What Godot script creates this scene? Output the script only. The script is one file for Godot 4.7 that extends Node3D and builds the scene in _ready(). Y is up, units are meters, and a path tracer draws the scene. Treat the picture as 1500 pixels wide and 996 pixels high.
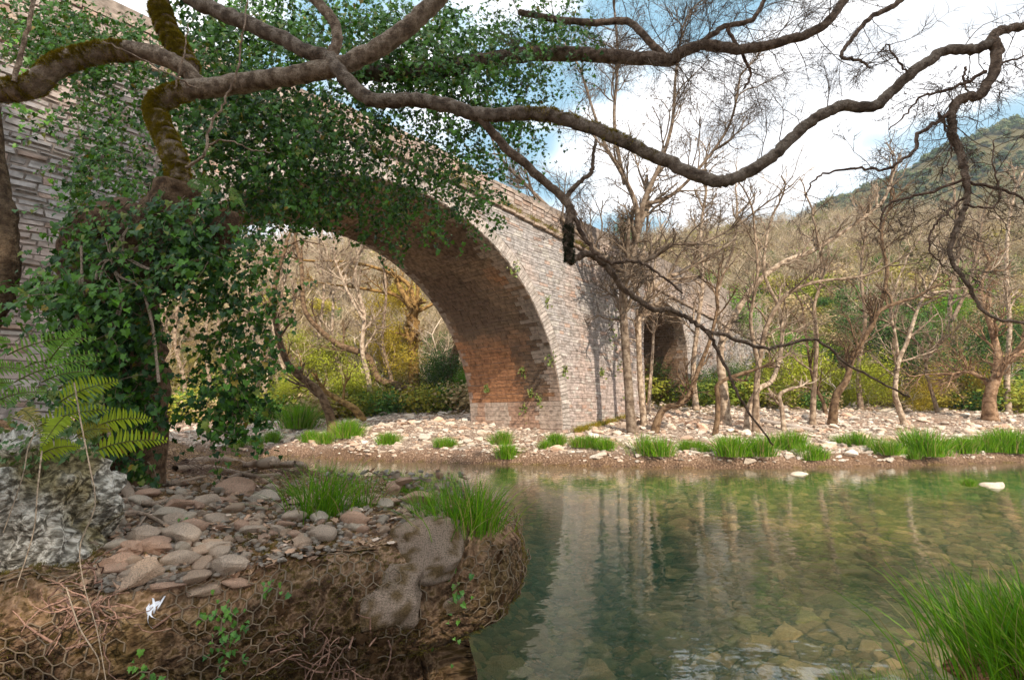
extends Node3D
# A stone arch bridge over a clear river, framed by an ivy-clad tree. Camera at the origin, looking along -Z; y = 0 is the water.

const EYE := Vector3(0.0, 1.55, 0.0)
const PITCH := 0.1516
var TAKEN := {}
var N1 := FastNoiseLite.new()
var N2 := FastNoiseLite.new()
var MAT := {}
var TEX := {}

# ---------------------------------------------------------------- mesh builder
class MB:
	var v := PackedVector3Array()
	var n := PackedVector3Array()
	var c := PackedColorArray()
	var uv := PackedVector2Array()
	var idx := PackedInt32Array()
	func tri(a: Vector3, b: Vector3, d: Vector3, col := Color.WHITE) -> void:   # clockwise seen from outside
		var nn := (d - a).cross(b - a).normalized()
		var s := v.size()
		v.push_back(a); v.push_back(b); v.push_back(d)
		for k in 3:
			n.push_back(nn); c.push_back(col); idx.push_back(s + k)
	func tri_out(a: Vector3, b: Vector3, d: Vector3, out: Vector3, col := Color.WHITE) -> void:
		if (d - a).cross(b - a).dot(out) < 0.0: tri(a, d, b, col)
		else: tri(a, b, d, col)
	func quad_out(a: Vector3, b: Vector3, d: Vector3, e: Vector3, out: Vector3, col := Color.WHITE) -> void:
		tri_out(a, b, d, out, col); tri_out(a, d, e, out, col)
	func box(p: Vector3, q: Vector3, col := Color.WHITE) -> void:
		var f := [[Vector3(p.x, p.y, q.z), Vector3(q.x, p.y, q.z), q, Vector3(p.x, q.y, q.z), Vector3.BACK],
			[p, Vector3(q.x, p.y, p.z), Vector3(q.x, q.y, p.z), Vector3(p.x, q.y, p.z), Vector3.FORWARD],
			[p, Vector3(p.x, q.y, p.z), Vector3(p.x, q.y, q.z), Vector3(p.x, p.y, q.z), Vector3.LEFT],
			[Vector3(q.x, p.y, p.z), Vector3(q.x, q.y, p.z), q, Vector3(q.x, p.y, q.z), Vector3.RIGHT],
			[Vector3(p.x, q.y, p.z), Vector3(q.x, q.y, p.z), q, Vector3(p.x, q.y, q.z), Vector3.UP],
			[p, Vector3(q.x, p.y, p.z), Vector3(q.x, p.y, q.z), Vector3(p.x, p.y, q.z), Vector3.DOWN]]
		for w in f: quad_out(w[0], w[1], w[2], w[3], w[4], col)
	# a stone whose four face corners run round P; o is the way it faces
	func stone(P: Array, o: Vector3, proud: float, gap: float, bev: float, col: Color) -> void:
		var lo := []
		var hi := []
		for i in 4:
			var d1: Vector3 = (P[(i + 1) % 4] - P[i]).normalized()
			var d2: Vector3 = (P[(i + 3) % 4] - P[i]).normalized()
			lo.append(P[i] + (d1 + d2) * gap - o * 0.04)
			hi.append(P[i] + (d1 + d2) * (gap + bev) + o * proud)
		quad_out(hi[0], hi[1], hi[2], hi[3], o, col)
		var mid: Vector3 = (hi[0] + hi[2]) * 0.5
		for i in 4:
			var j := (i + 1) % 4
			quad_out(lo[i], lo[j], hi[j], hi[i], (hi[i] + hi[j]) * 0.5 - mid + o * 0.01, col)
	func tube(p: PackedVector3Array, r: PackedFloat32Array, sides: int, col := Color.WHITE, lump := 0.0, cap := true) -> void:
		var m := p.size()
		if m < 2: return
		var s0 := v.size()
		var u := Vector3.ZERO
		for j in m:
			var t: Vector3 = (p[mini(j + 1, m - 1)] - p[maxi(j - 1, 0)]).normalized()
			if j == 0:
				u = t.cross(Vector3.UP if absf(t.y) < 0.9 else Vector3.RIGHT).normalized()
			else:
				u = (u - t * u.dot(t)).normalized()
			var w := t.cross(u)
			for k in sides:
				var a := TAU * k / sides
				var o := u * cos(a) + w * sin(a)
				var rr := r[j]
				if lump > 0.0: rr *= 1.0 + lump * sin(a * 2.0 + j * 0.9) * cos(a * 3.0 - j * 1.7 + p[j].x * 9.0)
				v.push_back(p[j] + o * rr); n.push_back(o); c.push_back(col)
		for j in m - 1:
			for k in sides:
				var a := s0 + j * sides + k
				var b := s0 + j * sides + (k + 1) % sides
				idx.push_back(a); idx.push_back(a + sides); idx.push_back(b)
				idx.push_back(b); idx.push_back(a + sides); idx.push_back(b + sides)
		if cap:
			var e := v.size()
			v.push_back(p[m - 1] + (p[m - 1] - p[m - 2]).normalized() * r[m - 1] * 0.5)
			n.push_back((p[m - 1] - p[m - 2]).normalized()); c.push_back(col)
			for k in sides:
				idx.push_back(s0 + (m - 1) * sides + k); idx.push_back(e); idx.push_back(s0 + (m - 1) * sides + (k + 1) % sides)
	# a curved strip: a blade of grass, a fern's pinna
	func blade(a: Vector3, tip: Vector3, bow: Vector3, side: Vector3, w: float, segs: int, col: Color) -> void:
		var s0 := v.size()
		for i in segs + 1:
			var t := float(i) / segs
			var q := a.lerp(tip, t) + bow * (4.0 * t * (1.0 - t))
			var dq := (tip - a) + bow * (4.0 - 8.0 * t)
			var nn := dq.cross(side).normalized()
			var ww := w * (1.0 - t) ** 0.6 * (0.55 + 0.9 * t if t < 0.5 else 1.0)
			v.push_back(q - side * ww); v.push_back(q + side * ww)
			n.push_back(nn); n.push_back(nn); c.push_back(col); c.push_back(col)
		for i in segs:
			var a0 := s0 + i * 2
			if (v[a0 + 1] - v[a0]).cross(v[a0 + 2] - v[a0]).dot(n[a0]) > 0.0:
				for k in [0, 2, 1, 1, 2, 3]: idx.push_back(a0 + k)
			else:
				for k in [0, 1, 2, 1, 3, 2]: idx.push_back(a0 + k)
	func mesh() -> ArrayMesh:
		var m := ArrayMesh.new()
		if v.is_empty(): return m
		var a := []
		a.resize(Mesh.ARRAY_MAX)
		a[Mesh.ARRAY_VERTEX] = v; a[Mesh.ARRAY_NORMAL] = n; a[Mesh.ARRAY_COLOR] = c
		if uv.size() == v.size(): a[Mesh.ARRAY_TEX_UV] = uv
		a[Mesh.ARRAY_INDEX] = idx
		m.add_surface_from_arrays(Mesh.PRIMITIVE_TRIANGLES, a)
		return m

# copies of one mesh, each with its place and tint
class Scatter:
	var buf := PackedFloat32Array()
	var count := 0
	func add(b: Basis, o: Vector3, col := Color.WHITE) -> void:
		buf.append_array(PackedFloat32Array([b.x.x, b.y.x, b.z.x, o.x, b.x.y, b.y.y, b.z.y, o.y, b.x.z, b.y.z, b.z.z, o.z, col.r, col.g, col.b, 1.0]))
		count += 1
	func node(called: String, mesh: Mesh, mat: Material) -> MultiMeshInstance3D:
		var mm := MultiMesh.new()
		mm.transform_format = MultiMesh.TRANSFORM_3D
		mm.use_colors = true
		mm.mesh = mesh
		mm.instance_count = count
		mm.buffer = buf
		var o := MultiMeshInstance3D.new()
		o.name = called; o.multimesh = mm; o.material_override = mat
		return o

# ---------------------------------------------------------------- naming
func numbered(called: String) -> String:
	if not TAKEN.has(called):
		TAKEN[called] = 0
		return called
	TAKEN[called] += 1
	return "%s_%03d" % [called, TAKEN[called]]
func tag(o: Node, label: String, category := "", group := "", kind := "") -> Node:
	if label: o.set_meta("label", label)
	if category: o.set_meta("category", category)
	if group: o.set_meta("group", group)
	if kind: o.set_meta("kind", kind)
	return o
func thing(called: String, at := Vector3.ZERO) -> Node3D:
	var o := Node3D.new()
	o.name = numbered(called); o.position = at
	add_child(o)
	return o
func part(parent: Node, called: String, m: Mesh, mat: Material) -> MeshInstance3D:
	var o := MeshInstance3D.new()
	o.name = numbered(called) if parent == self else called
	o.mesh = m; o.material_override = mat
	parent.add_child(o, true)
	return o
func stuff_part(parent: Node, s: Scatter, called: String, m: Mesh, mat: Material) -> Node:
	var o := s.node(numbered(called) if parent == self else called, m, mat)
	parent.add_child(o, true)
	o.set_meta("kind", "stuff")
	return o

# ---------------------------------------------------------------- where things stand
func at(px: float, py: float, depth: float) -> Vector3:
	var dx := (px - 750.0) / 750.0
	var dy := -(py - 498.0) / 750.0
	var y := cos(PITCH) * dy + sin(PITCH)
	var z := -sin(PITCH) * dy + cos(PITCH)
	return EYE + Vector3(dx, y, -z) * (depth / z)
func on_ground(px: float, py: float) -> Vector3:
	var d := (at(px, py, 10.0) - EYE).normalized()
	var t := 4.0
	while t < 160.0:
		var p := EYE + d * t
		if p.y < terrain(p.x, p.z): return p
		t += 0.1 if t < 45.0 else 0.5
	return EYE + d * 40.0
func interp(xs: Array, ys: Array, x: float) -> float:
	if x <= xs[0]: return ys[0]
	for i in xs.size() - 1:
		if x <= xs[i + 1]:
			var t: float = (x - xs[i]) / (xs[i + 1] - xs[i])
			return lerpf(ys[i], ys[i + 1], t)
	return ys[-1]
func sm(a: float, b: float, x: float) -> float:
	return smoothstep(a, b, x)
func shore(x: float) -> float:
	return interp([-40.0, -15.0, -11.0, -8.2, -4.9, -2.0, 1.6, 5.5, 10.3, 14.0, 19.5, 40.0], [24.0, 23.4, 22.1, 21.1, 19.4, 18.4, 17.6, 16.5, 16.9, 17.6, 19.0, 20.5], x) + 0.22 * N1.get_noise_2d(x * 30.0, 4.0)
func terrain(x: float, z: float) -> float:
	var d := -z
	var ds := shore(x)
	if d < ds:
		var pool := exp(-pow((x - 0.9) / 1.9, 2.0)) * sm(1.5, 3.0, d) * (1.0 - sm(8.0, 16.0, d))
		var dep := 0.30 + 0.95 * pool + 0.25 * sm(-1.0, -6.0, x) + 0.13 * N1.get_noise_2d(x * 22.0, z * 22.0)
		dep *= 0.35 + 0.65 * sm(0.0, 5.0, ds - d) if d > 4.0 else 1.0
		var b := -dep + 0.05 * N2.get_noise_2d(x * 90.0, z * 90.0)
		b = lerpf(b, -0.02, 1.0 - sm(0.0, 0.6, ds - d))
		b = lerpf(0.35 + maxf(-d, 0.0) * 0.16, b, sm(0.4, 2.4, d))
		return b
	var e := d - ds
	var h := 0.26 * sm(0.0, 0.45, e) + 0.04 + 0.155 * minf(e, 13.0) + 0.05 * N1.get_noise_2d(x * 35.0, z * 35.0) * sm(0.0, 1.0, e)
	h += 0.07 * N2.get_noise_2d(x * 60.0, z * 60.0) * sm(0.3, 1.5, e) * (1.0 - sm(60.0, 90.0, d))
	if e > 13.0: h += 0.20 * (e - 13.0) * (1.0 - sm(13.0, 40.0, e)) 
	var top := interp([-160.0, -59.0, -40.0, 24.0, 40.0, 56.0, 72.0, 88.0, 120.0, 200.0], [36.0, 38.0, 38.0, 38.0, 41.0, 43.0, 44.5, 45.0, 46.0, 48.0], x)
	var k := clampf((d - 38.0) / 82.0, 0.0, 1.0)
	h = lerpf(h, top, k * (1.25 - 0.25 * k)) + N1.get_noise_2d(x * 2.2, z * 2.2) * 3.0 * sm(0.1, 0.5, k)
	if d > 120.0: h -= (d - 120.0) * 0.12
	return h

# ---------------------------------------------------------------- materials
func noise_tex(key: String, freq: float, ramp: Array, size := 512, oct := 5, sd := 1, kind := FastNoiseLite.TYPE_SIMPLEX_SMOOTH, normal := false, strength := 4.0) -> NoiseTexture2D:
	var f := FastNoiseLite.new()
	f.noise_type = kind; f.frequency = freq; f.fractal_octaves = oct; f.seed = sd
	if kind == FastNoiseLite.TYPE_CELLULAR: f.cellular_return_type = FastNoiseLite.RETURN_DISTANCE2_SUB
	var t := NoiseTexture2D.new()
	t.width = size; t.height = size; t.seamless = true; t.noise = f
	if normal:
		t.as_normal_map = true; t.bump_strength = strength
	elif ramp.size():
		var g := Gradient.new()
		var o := PackedFloat32Array()
		var cs := PackedColorArray()
		for r in ramp:
			o.append(r[0]); cs.append(r[1])
		g.offsets = o; g.colors = cs
		t.color_ramp = g
	TEX[key] = t
	return t
func g3(r: float, g: float, b: float) -> Color:
	return Color(r, g, b).linear_to_srgb()
func surf(key: String, col: Color, rough := 0.9, tex := "", scale := 1.0, bump := "", cm := 1.0, world := false) -> StandardMaterial3D:
	var m := StandardMaterial3D.new()
	m.resource_name = key
	m.albedo_color = col
	m.vertex_color_use_as_albedo = true
	m.roughness = rough
	m.metallic_specular = 0.3
	m.uv1_triplanar = true; m.uv1_world_triplanar = world
	m.uv1_scale = Vector3.ONE * scale
	m.uv1_triplanar_sharpness = 3.0
	if tex: m.albedo_texture = TEX[tex]
	if bump:
		m.heightmap_enabled = true; m.heightmap_texture = TEX[bump]; m.heightmap_scale = cm
	MAT[key] = m
	return m
func leafmat(key: String, col: Color, back: float, rough := 0.45, spec := 0.4) -> StandardMaterial3D:
	var m := StandardMaterial3D.new()
	m.resource_name = key
	m.albedo_color = col
	m.vertex_color_use_as_albedo = true
	m.roughness = rough
	m.metallic_specular = spec
	m.cull_mode = BaseMaterial3D.CULL_DISABLED
	m.backlight_enabled = true
	m.backlight = Color(back, back, back)
	MAT[key] = m
	return m
func make_materials() -> void:
	var w := Color.WHITE
	noise_tex("mottle", 0.012, [[0.0, Color(0.55, 0.53, 0.5)], [0.42, Color(0.82, 0.8, 0.77)], [0.6, Color(1, 0.98, 0.95)], [1.0, Color(0.72, 0.68, 0.66)]], 512, 6, 3)
	noise_tex("grain", 0.05, [[0.0, Color(0.45, 0.45, 0.45)], [0.5, Color(0.9, 0.9, 0.9)], [1.0, w]], 512, 5, 5)
	noise_tex("height", 0.03, [], 512, 6, 7)
	noise_tex("rough_height", 0.02, [], 512, 4, 8, FastNoiseLite.TYPE_CELLULAR)
	noise_tex("bark", 0.014, [[0.0, Color(0.46, 0.42, 0.37)], [0.35, Color(0.66, 0.60, 0.54)], [0.52, Color(0.80, 0.75, 0.68)], [0.66, Color(0.93, 0.89, 0.83)], [1.0, Color(0.68, 0.63, 0.58)]], 512, 5, 9)
	noise_tex("earth", 0.02, [[0.0, Color(0.25, 0.2, 0.14)], [0.4, Color(0.6, 0.5, 0.4)], [0.55, Color(0.85, 0.75, 0.64)], [0.7, Color(0.5, 0.42, 0.26)], [1.0, Color(0.3, 0.26, 0.16)]], 512, 6, 11)
	noise_tex("scree", 0.045, [[0.0, Color(0.42, 0.36, 0.32)], [0.45, Color(0.82, 0.76, 0.7)], [0.6, Color(1.0, 0.97, 0.93)], [1.0, Color(0.65, 0.58, 0.52)]], 512, 5, 12, FastNoiseLite.TYPE_CELLULAR)
	noise_tex("ripple", 0.010, [], 512, 3, 15)
	noise_tex("tufa", 0.02, [[0.0, Color(0.25, 0.24, 0.22)], [0.38, Color(0.52, 0.50, 0.46)], [0.55, Color(0.8, 0.78, 0.74)], [0.75, Color(1, 0.98, 0.95)], [1.0, Color(0.5, 0.45, 0.36)]], 512, 6, 17)
	noise_tex("pale_mottle", 0.012, [[0.0, Color(0.72, 0.69, 0.66)], [0.42, Color(0.9, 0.87, 0.84)], [0.6, Color(1, 0.99, 0.97)], [1.0, Color(0.82, 0.76, 0.72)]], 512, 6, 3)
	noise_tex("bark_height", 0.06, [], 512, 5, 27)
	surf("masonry", w, 0.92, "mottle", 0.5, "height", 1.6, true)
	surf("mortar", g3(0.36, 0.31, 0.28), 0.95, "mottle", 0.6, "height", 2.0, true)
	surf("ground", w, 0.95, "scree", 0.55, "height", 5.0, true)
	surf("bank", w, 0.95, "earth", 1.3, "height", 4.0, true)
	surf("rock", w, 0.88, "pale_mottle", 1.6, "height", 1.6)
	surf("tufa", w, 0.95, "tufa", 2.6, "height", 1.8, true)
	surf("bark", g3(0.74, 0.70, 0.66), 0.85, "bark", 1.3, "height", 0.7)
	MAT.bark.heightmap_texture = TEX.bark_height
	MAT.bark.detail_enabled = true; MAT.bark.detail_albedo = TEX.grain; MAT.bark.detail_blend_mode = BaseMaterial3D.BLEND_MODE_MUL; MAT.bark.detail_uv_layer = BaseMaterial3D.DETAIL_UV_2
	MAT.bark.uv2_triplanar = true; MAT.bark.uv2_scale = Vector3.ONE * 2.6
	surf("farbark", w, 0.9, "bark", 0.45)
	surf("wood", w, 0.9, "grain", 2.0, "height", 0.8)
	surf("moss", w, 1.0)
	surf("bed", g3(0.40, 0.29, 0.14), 0.8, "mottle", 2.0, "height", 1.5)
	for i in 3: leafmat("ivy%d" % i, g3(0.022 + 0.025 * i, 0.07 + 0.05 * i, 0.014), 0.55, 0.42, 0.42)
	surf("crusted", g3(0.80, 0.64, 0.53), 0.95, "mottle", 3.0, "height", 3.0)
	surf("fill", g3(0.46, 0.355, 0.265), 0.95, "earth", 1.6, "height", 1.5)
	surf("wire", g3(0.30, 0.25, 0.19), 0.7)
	MAT.wire.metallic = 0.25
	leafmat("ivy", w, 0.55, 0.42, 0.42)
	leafmat("grass", w, 0.75, 0.5, 0.35)
	leafmat("fern", w, 0.9, 0.5, 0.35)
	leafmat("litter", w, 0.25, 0.8, 0.2)
	leafmat("shrub", w, 0.6, 0.6, 0.25)
	var wat := StandardMaterial3D.new()
	wat.resource_name = "water"
	wat.transparency = BaseMaterial3D.TRANSPARENCY_ALPHA
	wat.albedo_color = Color(0.9, 0.97, 0.95, 0.0)
	wat.roughness = 0.02
	wat.metallic_specular = 0.5
	wat.heightmap_enabled = true; wat.heightmap_texture = TEX.ripple; wat.heightmap_scale = 0.22
	wat.uv1_triplanar = true; wat.uv1_world_triplanar = true
	wat.uv1_scale = Vector3(0.55, 0.55, 0.85)
	MAT.water = wat

# ---------------------------------------------------------------- the scene
func _ready() -> void:
	N1.seed = 21; N1.frequency = 0.01; N1.fractal_octaves = 4
	N2.seed = 33; N2.frequency = 0.01; N2.fractal_octaves = 3
	var cam := Camera3D.new()
	cam.name = "camera"
	cam.fov = 67.17
	cam.near = 0.05; cam.far = 2000.0
	cam.position = EYE
	cam.rotation = Vector3(PITCH, 0, 0)
	add_child(cam)
	cam.current = true
	make_sky()
	var sun := DirectionalLight3D.new()
	sun.name = "sun"
	sun.light_energy = 0.85
	sun.light_color = Color(1.0, 0.95, 0.88)
	sun.light_angular_distance = 0.5
	sun.shadow_enabled = true
	sun.look_at_from_position(Vector3(0.43, 0.78, 1.0) * 60.0, Vector3.ZERO)
	add_child(sun)
	make_materials()
	LEAF = ivy_leaf()
	make_ground()
	make_water()
	make_bridge()
	make_near_bank()
	make_stones()
	make_hill_wood()
	make_far_trees()
	make_shrubs()
	make_old_tree()
	make_ivy()
	make_ferns()
	make_grass()
	make_debris()
	make_shade_trees()

func make_sky() -> void:
	var W := 640
	var H := 320
	var im := Image.create(W, H, false, Image.FORMAT_RGBF)
	var f := FastNoiseLite.new()
	f.seed = 12; f.frequency = 1.5; f.fractal_octaves = 5; f.fractal_gain = 0.5
	for y in H:
		var el := PI * (0.5 - (y + 0.5) / H)
		for x in W:
			var a := TAU * (x + 0.5) / W
			var c: Color
			if el > -0.02:
				var d := Vector3(sin(a) * cos(el), sin(el), cos(a) * cos(el))
				var k := f.get_noise_3d(d.x * 1.1, d.y * 2.6, d.z * 1.1)
				var cl := smoothstep(-0.26, 0.06, k)
				var blue := Color(0.17, 0.33, 0.45).lerp(Color(0.27, 0.38, 0.43), exp(-maxf(el, 0.0) * 2.2))
				var white := Color(0.86, 0.855, 0.87).lerp(Color(0.5, 0.52, 0.55), smoothstep(0.2, 0.6, k))
				c = blue.lerp(white, cl * 0.97)
			else:
				c = Color(0.2, 0.19, 0.15)
			im.set_pixel(x, y, c)
	var mat := PanoramaSkyMaterial.new()
	mat.panorama = ImageTexture.create_from_image(im)
	var sky := Sky.new()
	sky.sky_material = mat
	var env := Environment.new()
	env.background_mode = Environment.BG_SKY
	env.sky = sky
	env.background_energy_multiplier = 1.0
	env.tonemap_mode = Environment.TONE_MAPPER_LINEAR
	env.tonemap_exposure = 2.15
	env.fog_enabled = true
	env.fog_density = 0.00035
	env.fog_light_color = Color(0.86, 0.91, 0.97)
	env.volumetric_fog_enabled = true
	env.volumetric_fog_density = 0.0
	env.sdfgi_enabled = true; env.ssao_enabled = true; env.ssil_enabled = true
	var we := WorldEnvironment.new()
	we.name = "environment"
	we.environment = env
	add_child(we)

func spaced(lo: float, a: float, b: float, hi: float, fine: float, grow: float) -> Array:
	var out := []
	var x := a
	while x <= b:
		out.append(x); x += fine
	var st := fine
	while x < hi:
		out.append(x); st = minf(st * grow, 8.0); x += st
	out.append(hi)
	x = a - fine; st = fine
	while x > lo:
		out.push_front(x); st = minf(st * grow, 8.0); x -= st
	out.push_front(lo)
	return out

func make_ground() -> void:
	var xs := spaced(-240.0, -13.0, 22.0, 260.0, 0.22, 1.13)
	var zs := spaced(-230.0, -30.0, -1.0, 40.0, 0.2, 1.13)
	var mb := MB.new()
	var nx := xs.size()
	for z in zs:
		for x in xs:
			var h := terrain(x, z)
			mb.v.push_back(Vector3(x, h, z))
			var e := 0.12
			mb.n.push_back(Vector3(h - terrain(x + e, z), e, h - terrain(x, z + e)).normalized())
			var d: float = -z
			var ds := shore(x)
			var q: float = N2.get_noise_2d(x * 14.0, z * 14.0)
			var c: Color
			if d < ds - 0.1:
				c = Color(0.36, 0.25, 0.11).lerp(Color(0.25, 0.22, 0.07), sm(-0.3, 0.3, q))
				if d < 2.5: c = Color(0.16, 0.11, 0.075)
			else:
				var gravel := Color(0.74, 0.66, 0.60).lerp(Color(0.62, 0.49, 0.41), sm(-0.1, 0.4, q))
				var soil := Color(0.42, 0.29, 0.15).lerp(Color(0.30, 0.30, 0.06), sm(-0.2, 0.3, q))
				c = gravel.lerp(soil, sm(9.0, 14.0, d - ds + q * 5.0))
				c = Color(0.36, 0.26, 0.19).lerp(c, sm(0.1, 0.9, d - ds + q * 0.6))
				c = c.lerp(Color(0.33, 0.29, 0.17), sm(45.0, 70.0, d))
			mb.c.push_back(c)
	for j in zs.size() - 1:
		for i in nx - 1:
			var a := j * nx + i
			for k in [a, a + 1, a + nx, a + 1, a + nx + 1, a + nx]: mb.idx.push_back(k)
	tag(part(self, "ground", mb.mesh(), MAT.ground), "", "", "", "structure")
	# the farther ridge, beyond the first one
	var hb := MB.new()
	var cols := 60
	var rows := 16
	var far := func(x: float, z: float) -> float:
		var d := -z
		var top := interp([-100.0, 60.0, 150.0, 200.0, 260.0, 420.0], [30.0, 60.0, 108.0, 128.0, 160.0, 215.0], x)
		return top * sm(175.0, 280.0, d) + N1.get_noise_2d(x * 1.6, z * 1.6) * 7.0
	for j in rows + 1:
		for i in cols + 1:
			var p := Vector3(lerpf(-120.0, 470.0, float(i) / cols), 0, -lerpf(170.0, 300.0, float(j) / rows))
			p.y = far.call(p.x, p.z)
			hb.v.push_back(p)
			hb.n.push_back(Vector3(p.y - far.call(p.x + 1.0, p.z), 1.0, p.y - far.call(p.x, p.z + 1.0)).normalized())
			hb.c.push_back(Color(0.24, 0.24, 0.11))
	for j in rows:
		for i in cols:
			var a := j * (cols + 1) + i
			for k in [a, a + cols + 1, a + 1, a + 1, a + cols + 1, a + cols + 2]: hb.idx.push_back(k)
	tag(part(self, "hill", hb.mesh(), MAT.ground), "", "", "", "structure")
	# evergreen scrub on it
	var s := Scatter.new()
	var rng := RandomNumberGenerator.new()
	rng.seed = 8
	for i in 2600:
		var x := rng.randf_range(40.0, 430.0)
		var z := -rng.randf_range(195.0, 298.0)
		var k := rng.randf_range(1.6, 4.2)
		var y: float = far.call(x, z)
		var tone := rng.randf()
		var c := Color(0.10, 0.16, 0.05).lerp(Color(0.30, 0.29, 0.13), tone * tone)
		s.add(Basis(Vector3.UP, rng.randf() * TAU).scaled(Vector3(k, k * rng.randf_range(0.7, 1.2), k)), Vector3(x, y + k * 0.3, z), c)
	var sc := stuff_part(self, s, "distant_scrub", leaf_ball(rng, 320, 0.36), MAT.shrub)
	tag(sc, "dark green scrub covering the far hill under the sky", "scrub")

func make_water() -> void:
	var mb := MB.new()
	var p := [Vector3(-60, 0, 2), Vector3(70, 0, 2), Vector3(70, 0, -27), Vector3(-60, 0, -27)]
	mb.quad_out(p[0], p[1], p[2], p[3], Vector3.UP)
	tag(part(self, "water", mb.mesh(), MAT.water), "", "", "", "structure")
	var f := FogVolume.new()
	f.name = "water_body"
	f.shape = RenderingServer.FOG_VOLUME_SHAPE_BOX
	f.size = Vector3(60, 2.4, 26)
	f.position = Vector3(10, -1.21, -11.5)
	var fm := FogMaterial.new()
	fm.albedo = g3(0.03, 0.27, 0.16)
	fm.density = 0.27
	f.material = fm
	tag(f, "", "", "", "structure")
	add_child(f)

# ---------------------------------------------------------------- the bridge (own axes: x along it, z = 0 its near face, -5.6 its far face)
const BR := 7.78
const BSP := 1.12
const SX := 17.3
const SR := 2.6
const SSP := 5.4
const BW := 5.6
func deck(x: float) -> float:
	return 10.86 - 0.080 * sqrt(x * x + 2.0)
func half_open(x_mid: float, r: float, sp: float, y: float) -> float:
	if y <= sp: return r
	var q := r * r - (y - sp) * (y - sp)
	return sqrt(q) if q > 0.0 else -1.0
func course(x: float, y: float) -> Vector3:    # courses laid by eye: they wander a little
	return Vector3(x + 0.05 * N2.get_noise_2d(x * 130.0, y * 400.0), y + 0.045 * N1.get_noise_2d(x * 70.0, y * 50.0) + 0.02 * N2.get_noise_2d(x * 260.0, y * 90.0 + 40.0), 0)
func stone_tone(rng: RandomNumberGenerator, x: float, y: float) -> Color:
	var q := N1.get_noise_2d(x * 40.0 + 300.0, y * 22.0)
	var g := Color(0.50, 0.48, 0.485)
	var c := g.lerp(Color(0.56, 0.48, 0.45), sm(-0.1, 0.4, q))
	c = c.lerp(Color(0.60, 0.45, 0.39), 0.4 * (1.0 - sm(2.5, 6.0, y)))
	var t := rng.randf()
	if t < 0.10: c = c.lerp(Color(0.33, 0.29, 0.27), 0.6)
	elif t < 0.22: c = c.lerp(Color(0.62, 0.60, 0.57), 0.7)
	elif t < 0.30: c = c.lerp(Color(0.50, 0.30, 0.20), 0.5)
	return c * rng.randf_range(0.9, 1.08)
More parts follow.
